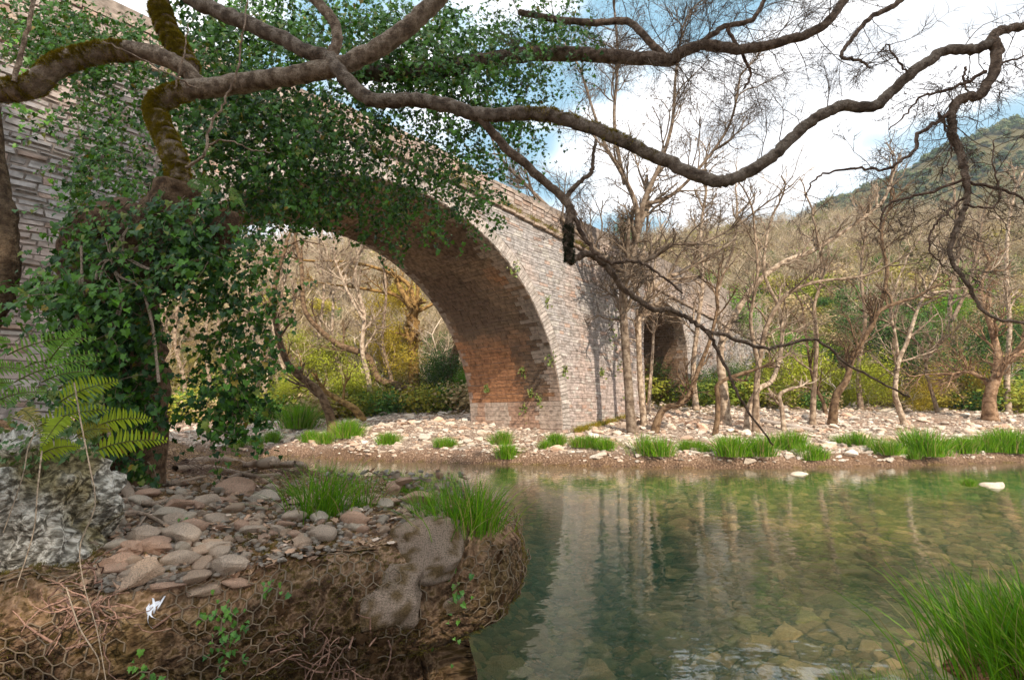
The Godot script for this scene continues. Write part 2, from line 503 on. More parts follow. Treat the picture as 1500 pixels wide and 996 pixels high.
func make_bridge() -> void:
	var rng := RandomNumberGenerator.new()
	rng.seed = 5
	var b := thing("stone_bridge", Vector3(-3.266, 0, -15.635))
	b.rotation.y = 0.814
	tag(b, "old humped stone bridge with one tall arch and a small side arch", "bridge")
	var back := MB.new()      # mortar and core behind the stones
	var many := MB.new()      # the stones too small to tell apart singly
	var y := 0.05
	var XA := -17.0
	var XB := 34.0
	var ring := 0.52
	var sring := 0.42
	while y < 10.4:
		var hgt := rng.randf_range(0.085, 0.175)
		var y1 := y + hgt
		# spans of solid wall in this course: each [x at bottom left, top left, bottom right, top right]
		var hb := half_open(0, BR + ring, BSP, maxf(y, BSP)) if y > BSP else BR
		var ht := half_open(0, BR + ring, BSP, maxf(y1, BSP)) if y > BSP else BR
		var cuts := []
		if hb > 0.0: cuts.append([-hb, -maxf(ht, 0.0), hb, maxf(ht, 0.0)])
		var s0 := half_open(0, SR + sring, SSP, y) if y > SSP else SR
		var s1 := half_open(0, SR + sring, SSP, y1) if y > SSP else SR
		if s0 > 0.0: cuts.append([SX - s0, SX - maxf(s1, 0.0), SX + s0, SX + maxf(s1, 0.0)])
		var lb := XA
		var lt := XA
		cuts.append([XB, XB, XB, XB])
		for cut in cuts:
			var eb: float = cut[0]
			var et: float = cut[1]
			# core strip
			back.quad_out(Vector3(lb, y, -0.012), Vector3(eb, y, -0.012), Vector3(et, y1, -0.012), Vector3(lt, y1, -0.012), Vector3.BACK)
			back.quad_out(Vector3(lb, y, -BW), Vector3(eb, y, -BW), Vector3(et, y1, -BW), Vector3(lt, y1, -BW), Vector3.FORWARD)
			var xb := lb
			var xt := lt
			while xb < eb - 0.02:
				var w := rng.randf_range(0.15, 0.55)
				var nb := xb + w
				var nt := nb
				if nb > minf(eb, et) - 0.2:
					nb = eb; nt = et
				var mid := (xb + nb) * 0.5
				if y1 < deck(mid) - 1.0:
					var col := stone_tone(rng, mid, y)
					var P := [course(xb, y), course(nb, y), course(nt, y1), course(xt, y1)]
					var proud := rng.randf_range(0.0, 0.035)
					if mid < -5.6 and mid > -12.2 and y > 1.9 and y < 9.3 and (mid < -8.6 or y > 6.2):
						var one := MB.new()
						one.stone(P, Vector3.BACK, proud * 1.6, 0.007, rng.randf_range(0.01, 0.035), col)
						part(b, "stone", one.mesh(), MAT.masonry)
					else:
						many.stone(P, Vector3.BACK, proud * 0.5, 0.003, 0.006, col)
				xb = nb; xt = nt
			lb = cut[2]; lt = cut[3]
		y = y1
	# the ring of thin voussoirs round each arch
	var va := 0.0
	while va < PI:
		var da := rng.randf_range(0.13, 0.2) / BR
		var P := []
		for q in [[va, BR], [va + da, BR], [va + da, BR + ring], [va, BR + ring]]:
			P.append(Vector3(cos(q[0]) * q[1], BSP + sin(q[0]) * q[1], 0.0))
		var one := MB.new()
		var c := Color(0.58, 0.53, 0.50) * rng.randf_range(0.8, 1.12)
		one.stone(P, Vector3.BACK, rng.randf_range(0.012, 0.04), 0.006, 0.012, c)
		part(b, "voussoir", one.mesh(), MAT.masonry)
		back.quad_out(P[0] - Vector3(0, 0, 0.012), P[1] - Vector3(0, 0, 0.012), P[2] - Vector3(0, 0, 0.012), P[3] - Vector3(0, 0, 0.012), Vector3.BACK)
		back.quad_out(P[0] - Vector3(0, 0, BW), P[1] - Vector3(0, 0, BW), P[2] - Vector3(0, 0, BW), P[3] - Vector3(0, 0, BW), Vector3.FORWARD)
		va += da
	va = 0.0
	while va < PI:
		var da := 0.16 / SR
		var P := []
		for q in [[va, SR], [va + da, SR], [va + da, SR + sring], [va, SR + sring]]:
			P.append(Vector3(SX + cos(q[0]) * q[1], SSP + sin(q[0]) * q[1], 0.0))
		var one := MB.new()
		one.stone(P, Vector3.BACK, rng.randf_range(0.012, 0.035), 0.006, 0.012, Color(0.55, 0.50, 0.47) * rng.randf_range(0.8, 1.1))
		part(b, "voussoir", one.mesh(), MAT.masonry)
		back.quad_out(P[0] - Vector3(0, 0, 0.012), P[1] - Vector3(0, 0, 0.012), P[2] - Vector3(0, 0, 0.012), P[3] - Vector3(0, 0, 0.012), Vector3.BACK)
		va += da
	# vaults: courses run through the bridge
	for arch in [[0.0, BR, BSP, 0.0], [SX, SR, SSP, 0.9]]:
		var cx: float = arch[0]
		var r: float = arch[1]
		var sp: float = arch[2]
		# the upright legs, then the curve, both as (point, outward) along one run
		var runs := []
		var yy := 0.05
		for side in [1.0, -1.0]:
			yy = 0.05
			while yy < sp - 0.01:
				var h := minf(rng.randf_range(0.15, 0.24), sp - yy)
				runs.append([Vector3(cx + side * r, yy, 0), Vector3(cx + side * r, yy + h, 0), Vector3(-side, 0, 0)])
				yy += h
		var t := 0.0
		while t < PI - 0.001:
			var dt := minf(rng.randf_range(0.13, 0.21) / r, PI - t)
			var tm := t + dt * 0.5
			runs.append([Vector3(cx + cos(t) * r, sp + sin(t) * r, 0), Vector3(cx + cos(t + dt) * r, sp + sin(t + dt) * r, 0), Vector3(-cos(tm), -sin(tm), 0)])
			t += dt
		for run in runs:
			var p0: Vector3 = run[0]
			var p1: Vector3 = run[1]
			var o: Vector3 = run[2]
			var dz := Vector3(0, 0, BW)
			back.quad_out(p0 - o * 0.012, p1 - o * 0.012, p1 - o * 0.012 - dz, p0 - o * 0.012 - dz, o)
			var z := 0.0
			while z < BW - 0.01:
				var w := minf(rng.randf_range(0.25, 0.7), BW - z)
				if BW - z - w < 0.15: w = BW - z
				var q := N1.get_noise_3d(p0.x * 25.0, p0.y * 12.0, z * 25.0)
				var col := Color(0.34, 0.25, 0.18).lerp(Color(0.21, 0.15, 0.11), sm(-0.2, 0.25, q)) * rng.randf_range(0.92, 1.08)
				var low := 1.0 - sm(3.0, 6.0, p0.y + q * 5.0)  # orange stain low down, with sunlight on the lower vault painted in
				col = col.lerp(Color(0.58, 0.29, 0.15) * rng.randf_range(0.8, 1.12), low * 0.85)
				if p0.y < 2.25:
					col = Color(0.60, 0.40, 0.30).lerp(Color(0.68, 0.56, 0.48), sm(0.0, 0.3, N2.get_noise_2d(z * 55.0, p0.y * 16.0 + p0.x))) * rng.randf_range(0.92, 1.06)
				if z < 0.45 and rng.randf() < 0.9 or BW - z < 0.5: col = col.lerp(Color(0.56, 0.50, 0.46), 0.55)
				var P := []
				for e in [[p0, z], [p1, z], [p1, z + w], [p0, z + w]]:
					var pe: Vector3 = e[0]
					var sl := 0.05 * N1.get_noise_3d(pe.x * 60.0, pe.y * 60.0, float(e[1]) * 80.0) + 0.02 * N2.get_noise_3d(pe.x * 200.0, pe.y * 200.0, float(e[1]) * 260.0)
					P.append(pe + Vector3(-o.y, o.x, 0) * sl - Vector3(0, 0, e[1]))
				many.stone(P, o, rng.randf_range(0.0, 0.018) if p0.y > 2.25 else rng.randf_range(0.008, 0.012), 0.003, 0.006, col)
				z += w
	# cornice, parapets, roadway
	var x := XA
	while x < XB:
		var w := rng.randf_range(0.45, 0.8)
		var ym := deck(x + w * 0.5)
		var one := MB.new()
		var c := Color(0.52, 0.42, 0.35) * rng.randf_range(0.75, 1.1)
		var P := [Vector3(x, ym - 1.0, 0.1), Vector3(x + w, ym - 1.0, 0.1), Vector3(x + w, ym - 0.86, 0.1), Vector3(x, ym - 0.86, 0.1)]
		one.stone(P, Vector3.BACK, rng.randf_range(0.0, 0.04), 0.005, 0.012, c)
		one.box(Vector3(x + 0.006, ym - 0.995, -0.2), Vector3(x + w - 0.006, ym - 0.866, 0.08), c)
		part(b, "cornice_stone", one.mesh(), MAT.masonry)
		var cap := MB.new()
		cap.box(Vector3(x + 0.008, ym - 0.13, -0.50), Vector3(x + w - 0.008, ym + rng.randf_range(-0.03, 0.02), 0.03 + rng.randf_range(0.0, 0.03)), Color(0.50, 0.42, 0.37) * rng.randf_range(0.8, 1.12))
		part(b, "coping_stone", cap.mesh(), MAT.masonry)
		back.box(Vector3(x, ym - 1.2, -0.46), Vector3(x + w, ym - 0.131, -0.03))
		back.box(Vector3(x, ym - 1.2, -BW), Vector3(x + w, ym - 0.05, -BW + 0.45))
		back.quad_out(Vector3(x, ym - 0.9, -0.4), Vector3(x + w, ym - 0.9, -0.4), Vector3(x + w, ym - 0.9, -BW + 0.4), Vector3(x, ym - 0.9, -BW + 0.4), Vector3.UP)
		var px := x
		while px < x + w - 0.05:
			var pw := minf(rng.randf_range(0.22, 0.5), x + w - px)
			var py := ym - 0.86
			for k in 4:
				many.stone([Vector3(px, py, 0), Vector3(px + pw, py, 0), Vector3(px + pw, py + 0.1825, 0), Vector3(px, py + 0.1825, 0)], Vector3.BACK, rng.randf_range(0.0, 0.03), 0.006, 0.012, stone_tone(rng, px, py).lerp(Color(0.5, 0.36, 0.28), 0.4))
				py += 0.1825
			px += pw
		x += w
	part(b, "core", back.mesh(), MAT.mortar)
	tag(part(b, "masonry", many.mesh(), MAT.masonry), "", "", "", "stuff")

# ---------------------------------------------------------------- the near bank
var EDGE := [Vector2(-4.2, -0.9), Vector2(-2.9, -1.45), Vector2(-1.95, -1.95), Vector2(-1.45, -2.2), Vector2(-0.95, -2.42), Vector2(-0.5, -2.55), Vector2(-0.15, -2.68), Vector2(-0.02, -2.95), Vector2(-0.10, -3.4), Vector2(-0.35, -3.95), Vector2(-0.8, -4.7), Vector2(-1.65, -6.0), Vector2(-3.0, -7.5), Vector2(-5.0, -8.7), Vector2(-8.0, -9.6), Vector2(-15.0, -11.0)]
var EP := PackedVector2Array()    # the edge, resampled every 4 cm
func bank_top(x: float, z: float) -> float:
	var h := 0.90 + 0.10 * N1.get_noise_2d(x * 60.0 + 50.0, z * 60.0) + 0.035 * N2.get_noise_2d(x * 300.0, z * 300.0)
	h += 0.10 * exp(-pow((z + 3.4) / 1.2, 2.0)) - 0.10 * sm(-5.0, -7.5, z)
	h -= 0.22 * sm(-2.6, -1.6, z) * sm(-2.2, -0.8, x)
	h += 0.55 * sm(-3.2, -5.0, x) * sm(-9.5, -6.0, z) + 0.6 * sm(-5.5, -9.0, x)
	return h
func edge_at(i: int) -> Array:   # [point, outward] of the edge sample i
	var p := EP[i]
	var t := (EP[mini(i + 2, EP.size() - 1)] - EP[maxi(i - 2, 0)]).normalized()
	return [p, Vector2(-t.y, t.x)]
func bank_face(i: float, v: float, lift := 0.0) -> Vector3:
	# v runs from -0.4 on the top over the rim (0) down the face, in metres
	var i0 := clampi(int(i), 0, EP.size() - 2)
	var f := i - i0
	var a := edge_at(i0)
	var b := edge_at(i0 + 1)
	var p: Vector2 = a[0].lerp(b[0], f)
	var o: Vector2 = a[1].lerp(b[1], f).normalized()
	var near := 1.0 - sm(40.0, 60.0, i * 0.04 * 10.0 - 40.0)
	var under: float = 1.0 if p.y > -3.1 else 0.35
	var off := interp([-0.4, -0.12, 0.0, 0.12, 0.3, 0.44, 0.54, 0.68, 0.9, 1.25, 1.7], [-0.4, -0.12, -0.01, 0.05, 0.09, 0.07, -0.03, -0.24 * under, -0.46 * under, -0.42 * under, 0.1], v)
	var drop := interp([-0.4, -0.12, 0.0, 0.12, 0.3, 0.44, 0.54, 0.68, 0.9, 1.25, 1.7], [0.0, 0.0, 0.025, 0.11, 0.28, 0.42, 0.49, 0.54, 0.68, 1.0, 1.45], v)
	var lump := N1.get_noise_3d(p.x * 70.0, v * 90.0, p.y * 70.0) * 0.14 + N2.get_noise_3d(p.x * 330.0, v * 330.0, p.y * 330.0) * 0.035
	off += lump * sm(-0.3, 0.1, v) + lift
	drop += lump * 0.4 * sm(-0.1, 0.2, v)
	var inl := p - o * maxf(0.0, -off) if off < 0.0 and v < 0.0 else p
	var h := bank_top(inl.x, inl.y) if v < 0.0 else bank_top(p.x, p.y)
	var q := p + o * off
	return Vector3(q.x, h - drop + lift * 0.6, q.y)
func make_near_bank() -> void:
	var cv := Curve2D.new()
	for i in EDGE.size():
		var a: Vector2 = EDGE[maxi(i - 1, 0)]
		var c: Vector2 = EDGE[mini(i + 1, EDGE.size() - 1)]
		cv.add_point(EDGE[i], -(c - a) / 6.0, (c - a) / 6.0)
	cv.bake_interval = 0.04
	var L := cv.get_baked_length()
	var s := 0.0
	while s < L:
		EP.append(cv.sample_baked(s)); s += 0.04
	var poly := PackedVector2Array()
	for i in range(0, EP.size(), 4): poly.append(EP[i])
	poly.append(Vector2(-16, -11)); poly.append(Vector2(-16, 2)); poly.append(Vector2(-5, 2))
	var mb := MB.new()
	# top
	var tone := func(p: Vector3, side: float) -> Color:
		var q := N1.get_noise_3d(p.x * 75.0, p.y * 75.0, p.z * 75.0)
		var q2 := N2.get_noise_3d(p.x * 160.0, p.y * 160.0, p.z * 160.0 + 40.0)
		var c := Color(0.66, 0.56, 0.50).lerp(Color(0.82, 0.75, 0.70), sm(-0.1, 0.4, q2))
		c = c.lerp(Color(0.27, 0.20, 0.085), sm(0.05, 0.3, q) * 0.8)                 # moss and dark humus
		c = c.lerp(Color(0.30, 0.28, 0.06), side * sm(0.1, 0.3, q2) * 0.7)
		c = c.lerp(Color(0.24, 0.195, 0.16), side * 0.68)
		return c
	var cell := 0.055
	var nx := int(9.3 / cell)
	var nz := int(10.3 / cell)
	var id := {}
	for j in nz + 1:
		for i in nx + 1:
			var x := -9.0 + i * cell
			var z := -10.6 + j * cell
			if x > 0.15 or not Geometry2D.is_point_in_polygon(Vector2(x, z), poly): continue
			var h := bank_top(x, z)
			id[j * 1000 + i] = mb.v.size()
			var p := Vector3(x, h - 0.006, z)
			mb.v.push_back(p)
			mb.n.push_back(Vector3(h - bank_top(x + 0.03, z), 0.03, h - bank_top(x, z + 0.03)).normalized())
			mb.c.push_back(tone.call(p, 0.0))
	for j in nz:
		for i in nx:
			var a: int = id.get(j * 1000 + i, -1)
			var b: int = id.get(j * 1000 + i + 1, -1)
			var c: int = id.get(j * 1000 + i + 1000, -1)
			var d: int = id.get(j * 1000 + i + 1001, -1)
			if a >= 0 and b >= 0 and c >= 0 and d >= 0:
				for k in [a, b, c, b, d, c]: mb.idx.push_back(k)
	# rim and face
	var vs := []
	var v := -0.16
	while v < 1.7:
		vs.append(v); v += 0.035 if v < 1.0 else 0.1
	var s0 := mb.v.size()
	var m := EP.size() - 40
	for i in m:
		for w in vs:
			var p := bank_face(i, w)
			mb.v.push_back(p)
			var du := bank_face(i + 0.9, w) - bank_face(i - 0.0, w)
			var dv := bank_face(i, w + 0.03) - p
			var nn := dv.cross(du).normalized()
			var o: Vector2 = edge_at(i)[1]
			var want := Vector3(o.x, 0.0 if w > 0.0 else 1.0, o.y)
			if nn.dot(want) < 0.0 and w < 0.6: nn = -nn
			mb.n.push_back(nn)
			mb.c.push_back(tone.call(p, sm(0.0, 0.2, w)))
	var k := vs.size()
	for i in m - 1:
		for j in k - 1:
			var a := s0 + i * k + j
			var o: Vector2 = edge_at(i)[1]
			var g := (mb.v[a + k] - mb.v[a]).cross(mb.v[a + 1] - mb.v[a])
			if g.dot(mb.n[a]) > 0.0:
				for q in [a, a + 1, a + k, a + 1, a + k + 1, a + k]: mb.idx.push_back(q)
			else:
				for q in [a, a + k, a + 1, a + 1, a + k, a + k + 1]: mb.idx.push_back(q)
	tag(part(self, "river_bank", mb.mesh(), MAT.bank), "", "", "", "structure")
	make_gabion()
	make_tufa()
	make_bank_moss()
func make_gabion() -> void:
	var rng := RandomNumberGenerator.new()
	rng.seed = 41
	var g := thing("wire_netting")
	tag(g, "rusty hexagonal wire netting over the undercut near bank", "wire netting")
	var mb := MB.new()
	var a := 0.032      # half of a cell's height
	var start := 26.0
	var stop := 130.0
	var row := 0
	var v := -0.06
	while v < 0.54:
		var s := start + (0.5 if row % 2 else 0.0) * 1.45
		while s < stop:
			# a twisted hexagon of wire: two slanted strands and one upright pair
			var hole := N1.get_noise_2d(s * 9.0, v * 200.0 + 70.0)
			if hole < 0.09:
				var c := [Vector2(s, v), Vector2(s + 0.72, v - a * 0.55), Vector2(s + 1.45, v), Vector2(s + 1.45, v + a)]
				for e in [[0, 1], [1, 2], [2, 3]]:
					var pts := PackedVector3Array()
					var rr := PackedFloat32Array()
					for q in 3:
						var w: Vector2 = c[e[0]].lerp(c[e[1]], q / 2.0)
						pts.append(bank_face(w.x, w.y, 0.014 + 0.03 * N2.get_noise_2d(w.x * 22.0, w.y * 300.0)))
						rr.append(0.0026 if e[0] < 2 else 0.0034)
					mb.tube(pts, rr, 4, Color(0.9, 0.8, 0.7) * (0.7 + 0.6 * absf(hole)))
			s += 1.45
		row += 1
		v += a * 1.55
	part(g, "netting", mb.mesh(), MAT.wire)
func make_bank_moss() -> void:
	var rng := RandomNumberGenerator.new()
	rng.seed = 47
	var mb := MB.new()
	for i in 12:
		var o := Vector3(rng.randfn() * 0.3, 0, rng.randfn() * 0.3)
		mb.blade(o, o * 1.8 + Vector3(0, rng.randf_range(0.4, 1.0), 0), Vector3.ZERO, Vector3(rng.randfn(), 0, rng.randfn()).normalized(), 0.1, 2, Color.WHITE * rng.randf_range(0.6, 1.3))
	var s := Scatter.new()
	for i in 9000:
		var u := rng.randf_range(20.0, 160.0)
		var v := rng.randf_range(-0.35, 0.62)
		var p := bank_face(u, v)
		if N1.get_noise_3d(p.x * 110.0, p.y * 110.0, p.z * 110.0) < -0.02: continue
		var k := rng.randf_range(0.008, 0.022)
		var e: Array = edge_at(int(u))
		var up := Vector3(e[1].x * sm(0.0, 0.3, v), 1.0 - 0.7 * sm(0.0, 0.3, v), e[1].y * sm(0.0, 0.3, v)).normalized()
		var bx := up.cross(Vector3(0.3, 0.2, 1)).normalized()
		s.add(Basis(bx * k, up * k, bx.cross(up) * k), p, Color(0.24, 0.19, 0.035).lerp(Color(0.12, 0.095, 0.03), rng.randf()))
	tag(stuff_part(self, s, "bank_moss", mb.mesh(), MAT.moss), "brownish moss cushions along the rim of the near bank", "moss")
func make_tufa() -> void:
	var t := thing("tufa_outcrop", Vector3(-2.16, 1.0, -2.28))
	tag(t, "pitted grey tufa outcrop under the ferns at the picture's edge", "rock")
	for q in [[Vector3(-0.12, -0.02, -0.12), Vector3(0.44, 0.50, 0.46), "rock_face"], [Vector3(-0.62, 0.05, -0.3), Vector3(0.62, 0.48, 0.55), "rock_shoulder"], [Vector3(0.12, -0.30, -0.05), Vector3(0.34, 0.26, 0.3), "rock_foot"]]:
		var m := rock_mesh(61 + int(q[0].x * 100.0), 14, q[1], 0.34, 2.6, Color(0.86, 0.83, 0.78), 0.055)
		var o := part(t, q[2], m, MAT.tufa)
		o.position = q[0]
# a faceted, weathered stone: a subdivided icosahedron pushed about by noise
func rock_mesh(sd: int, sub: int, size: Vector3, rough: float, freq: float, tint := Color(0.55, 0.52, 0.47), pits := 0.0, flat := false) -> ArrayMesh:
	var sp := SphereMesh.new()
	sp.radial_segments = 6 * sub; sp.rings = 3 * sub
	sp.radius = 1.0; sp.height = 2.0
	var a := sp.get_mesh_arrays()
	var f := FastNoiseLite.new()
	f.seed = sd; f.frequency = 0.5 * freq; f.fractal_octaves = 3
	var cuts := []
	var rng := RandomNumberGenerator.new()
	rng.seed = sd
	for i in 12 if flat else 7:
		cuts.append([Vector3(rng.randfn(), rng.randfn(), rng.randfn()).normalized(), rng.randf_range(0.42, 0.8) if flat else rng.randf_range(0.62, 0.9)])
	var vv: PackedVector3Array = a[Mesh.ARRAY_VERTEX]
	var out := PackedVector3Array()
	for p in vv:
		var q := p
		for c in cuts:
			var over: float = q.dot(c[0]) - c[1]
			if over > 0.0: q -= c[0] * over * 0.92
		q *= 1.0 + rough * f.get_noise_3dv(p * 1.7)
		if pits > 0.0:
			var w := f.get_noise_3dv(p * 9.0 + Vector3(5, 5, 5))
			q *= 1.0 - pits * absf(w) * 1.6 + pits * 0.4 * f.get_noise_3dv(p * 22.0)
		out.append(q * size)
	var st := SurfaceTool.new()
	st.begin(Mesh.PRIMITIVE_TRIANGLES)
	if flat:
		for i in a[Mesh.ARRAY_INDEX]:
			st.set_smooth_group(-1)
			st.set_color(tint)
			st.add_vertex(out[i])
	else:
		st.set_smooth_group(0)
		for p in out:
			st.set_color(tint if pits == 0.0 else tint.lerp(Color(0.34, 0.27, 0.10), sm(0.02, 0.22, N1.get_noise_3d(p.x * 160.0, p.y * 160.0, p.z * 160.0)) * 0.85))
			st.add_vertex(p)
		for i in a[Mesh.ARRAY_INDEX]: st.add_index(i)
	st.generate_normals()
	return st.commit()

# ---------------------------------------------------------------- loose stones
var ROCKS := []
func stone_color(rng: RandomNumberGenerator) -> Color:
	var t := rng.randf()
	var c := Color(0.95, 0.86, 0.78)
	if t < 0.3: c = Color(1.0, 0.97, 0.93)
	elif t < 0.5: c = Color(0.85, 0.66, 0.55)
	elif t < 0.62: c = Color(0.62, 0.55, 0.5)
	return c * rng.randf_range(0.75, 1.15)
func loose(called: String, p: Vector3, size: float, turn: Vector3, v: int, col: Color, squash := 0.62, mat: Material = null, own: Mesh = null) -> MeshInstance3D:
	var m: StandardMaterial3D = MAT["rock%d" % (int(absf(col.r * 100.0)) % 4)]
	var o := part(self, called, own if own else ROCKS[v % ROCKS.size()], mat if mat else m)
	o.position = p
	o.basis = Basis.from_euler(turn) * Basis.from_scale(Vector3(size, size * squash, size * 0.8))
	return o
func make_stones() -> void:
	var rng := RandomNumberGenerator.new()
	rng.seed = 77
	for i in 9: ROCKS.append(rock_mesh(100 + i, 3, Vector3(1.0, rng.randf_range(0.7, 1.0), rng.randf_range(0.7, 1.1)), 0.16, 1.6, Color(1.0, 0.95, 0.89), 0.0, i % 3 != 0))
	var tints := [Color(1, 0.96, 0.91), Color(1.0, 0.90, 0.82), Color(1.0, 0.93, 0.87), Color(1.0, 0.86, 0.78)]
	for i in 4:
		surf("rock%d" % i, tints[i], 0.88, "pale_mottle", 1.3, "height", 2.0)
	# far gravel bank
	var far := Scatter.new()
	for i in 15000:
		var d := 16.4 + pow(rng.randf(), 1.25) * 19.0
		var x := rng.randf_range(-0.85, 0.98) * (d + 1.0)
		var e := d - shore(x)
		if e < 0.15: continue
		var size := rng.randf_range(0.035, 0.11) * (1.0 + pow(rng.randf(), 7.0) * 2.4)
		far.add(Basis.from_euler(Vector3(rng.randf_range(-0.4, 0.4), rng.randf() * TAU, rng.randf_range(-0.4, 0.4))).scaled(Vector3(size, size * 0.55, size * 0.75)), Vector3(x, terrain(x, -d) + size * 0.2, -d), stone_color(rng))
	tag(stuff_part(self, far, "river_gravel", ROCKS[2], MAT.rock), "pale cobbles and gravel strewn over the far bank", "gravel")
	var pile := [[1010, 622, 0.3], [1030, 628, 0.35], [985, 628, 0.28], [1005, 608, 0.3], [1110, 622, 0.42], [1065, 622, 0.36], [1180, 668, 0.30], [1215, 655, 0.4], [1260, 640, 0.45], [1290, 632, 0.3], [1330, 622, 0.35], [1380, 628, 0.34], [1420, 634, 0.4], [1475, 626, 0.5], [1300, 604, 0.5], [1240, 610, 0.32], [870, 628, 0.22], [895, 622, 0.25], [880, 634, 0.2], [640, 618, 0.45], [600, 612, 0.5], [660, 622, 0.3], [560, 622, 0.35], [520, 618, 0.4], [330, 622, 0.4], [300, 636, 0.3], [410, 640, 0.35], [455, 628, 0.3], [1150, 612, 0.4], [1200, 604, 0.36]]
	for i in pile.size():
		var p := on_ground(pile[i][0], pile[i][1])
		var o := loose("boulder", p, pile[i][2], Vector3(rng.randf_range(-0.3, 0.3), rng.randf() * TAU, rng.randf_range(-0.3, 0.3)), i, stone_color(rng))
		tag(o, "pale limestone boulder on the far gravel bank, %s from the left" % nth(int(ordinal_of(pile, i))), "boulder", "boulders on the far bank")
	# stones that break the water
	var wet := [[1172, 694, 0.30, "flat pale stone breaking the water below the grass tufts"], [1368, 677, 0.26, "small pale stone at the far waterline beside a tuft"], [1455, 710, 0.42, "long white stone lying in the shallows near the picture's edge"], [1232, 672, 0.24, "rounded stone at the waterline between two grass tufts"], [1435, 668, 0.22, "small pale stone at the far shore under long grass"], [1130, 671, 0.25, "grey stone at the waterline under the widest tuft"]]
	for i in wet.size():
		var w: Array = wet[i]
		var q := at(w[0], w[1], 10.0) - EYE
		var p := EYE + q * (1.55 / -q.y)
		tag(loose("river_stone", p - Vector3(0, 0.03, 0), w[2], Vector3(0.05, rng.randf() * 0.5, 0.06), i, Color(1, 0.95, 0.9), 0.4), w[3], "stone", "stones in the water")
	# the bed
	var bed := Scatter.new()
	var big := 0
	for i in 7000:
		var d := 2.3 + pow(rng.randf(), 1.3) * 14.5
		var x := rng.randf_range(-0.35, 1.05) * d + rng.randf_range(-0.5, 0.5)
		if d > shore(x) - 0.1: continue
		var y := terrain(x, -d)
		if y > -0.1: continue
		var size := rng.randf_range(0.05, 0.13) * (1.0 + pow(rng.randf(), 5.0) * 1.6) * (0.75 + d * 0.05)
		size = minf(size, maxf(-y * 0.7, 0.04))
		var c := Color(0.58, 0.41, 0.20).lerp(Color(0.36, 0.33, 0.12), rng.randf()) * rng.randf_range(0.5, 1.4)
		var turn := Vector3(rng.randf_range(-0.25, 0.25), rng.randf() * TAU, rng.randf_range(-0.25, 0.25))
		if size > 0.17 and big < 130 and d < 11.0:
			big += 1
			var o := part(self, "bed_stone", ROCKS[i % 9], MAT.bed)
			o.position = Vector3(x, y, -d)
			o.basis = Basis.from_euler(turn) * Basis.from_scale(Vector3(size, size * 0.45, size))
			tag(o, "algae-brown cobble lying on the river bed under clear water", "stone", "cobbles on the river bed")
		else:
			bed.add(Basis.from_euler(turn).scaled(Vector3(size, size * 0.5, size)), Vector3(x, y, -d), c)
	tag(stuff_part(self, bed, "bed_pebbles", ROCKS[4], MAT.rock), "small brown and olive pebbles covering the river bed", "pebbles")
	# the near bank: the large ones as the photograph shows them, [px, py of the middle, half width in px, height ratio, turn]
	var near := [[205, 793, 27, 0.75, "rounded grey stone under the exposed roots on the near bank"], [262, 788, 30, 0.6, "pale block beside the rounded stone on the near bank"], [308, 800, 17, 0.8, "small upright white stone on the near bank"], [200, 848, 42, 0.45, "long split brown stone slab lying aslant on the near bank"], [215, 725, 18, 0.5, "pale flat stone below the root crown on the near bank"], [262, 742, 26, 0.5, "angular stone at the back of the near bank"], [300, 735, 28, 0.45, "broad pale slab at the back of the near bank"], [345, 718, 30, 0.4, "flat white slab near the driftwood on the near bank"], [385, 730, 26, 0.5, "grey slab left of the first grass clump"], [330, 835, 34, 0.5, "pale tilted slab near the middle of the near bank"], [280, 850, 24, 0.4, "small flat stone beside the tilted slab"], [240, 862, 26, 0.35, "flat white chip near the bank's rim"], [300, 868, 30, 0.35, "low pale stone right at the bank's rim"], [350, 858, 22, 0.4, "stubby stone at the rim of the near bank"], [415, 770, 18, 0.5, "small white stone behind the moss patch"], [440, 735, 24, 0.5, "rounded stone touching the first grass clump"], [472, 785, 22, 0.6, "brown block below the first grass clump"], [520, 772, 20, 0.55, "brownish stone between both grass clumps"], [575, 722, 20, 0.7, "upright grey stone behind the first grass clump"], [610, 735, 26, 0.5, "pale stone on the tip of the near bank"], [560, 740, 24, 0.45, "flat pale stone on the tip of the near bank"], [165, 770, 22, 0.5, "dark stone at the foot of the tufa outcrop"], [165, 835, 24, 0.5, "pale stone wedged under the tufa outcrop"], [630, 805, 72, 0.42, "broad sandy rock held under the wire netting"], [555, 868, 92, 0.5, "large pale rock bulging through the wire netting"], [650, 860, 60, 0.45, "pinkish rock at the corner, low in the wire netting"]]
	for i in near.size():
		var w: Array = near[i]
		var p := near_ground(w[0], w[1])
		var size: float = w[2] * (-p.z) / 750.0
		var turn := Vector3(rng.randf_range(-0.2, 0.3), rng.randf_range(-0.5, 0.5), rng.randf_range(-0.2, 0.2))
		if i >= 23: turn = Vector3(0.75, rng.randf_range(-0.4, 0.4), rng.randf_range(-0.2, 0.2))
		if i == 3: turn = Vector3(0.2, 0.45, 0.28)
		tag(loose("stone", p + (Vector3(0, size * 0.12, 0) if i < 23 else (p - EYE).normalized() * size * 0.12), size, turn, i * 2 + 1 if i < 23 else (i - 23) * 3, stone_color(rng) if i < 23 else Color(0.83, 0.7, 0.6), w[3], MAT.crusted if i >= 23 else null, rock_mesh(310 + i, 9, Vector3(1.0, 0.9, 0.9), 0.15, 1.6, Color(1, 0.97, 0.93), 0.02) if i >= 23 else null), w[4], "stone", "stones on the near bank")
	var n := 0
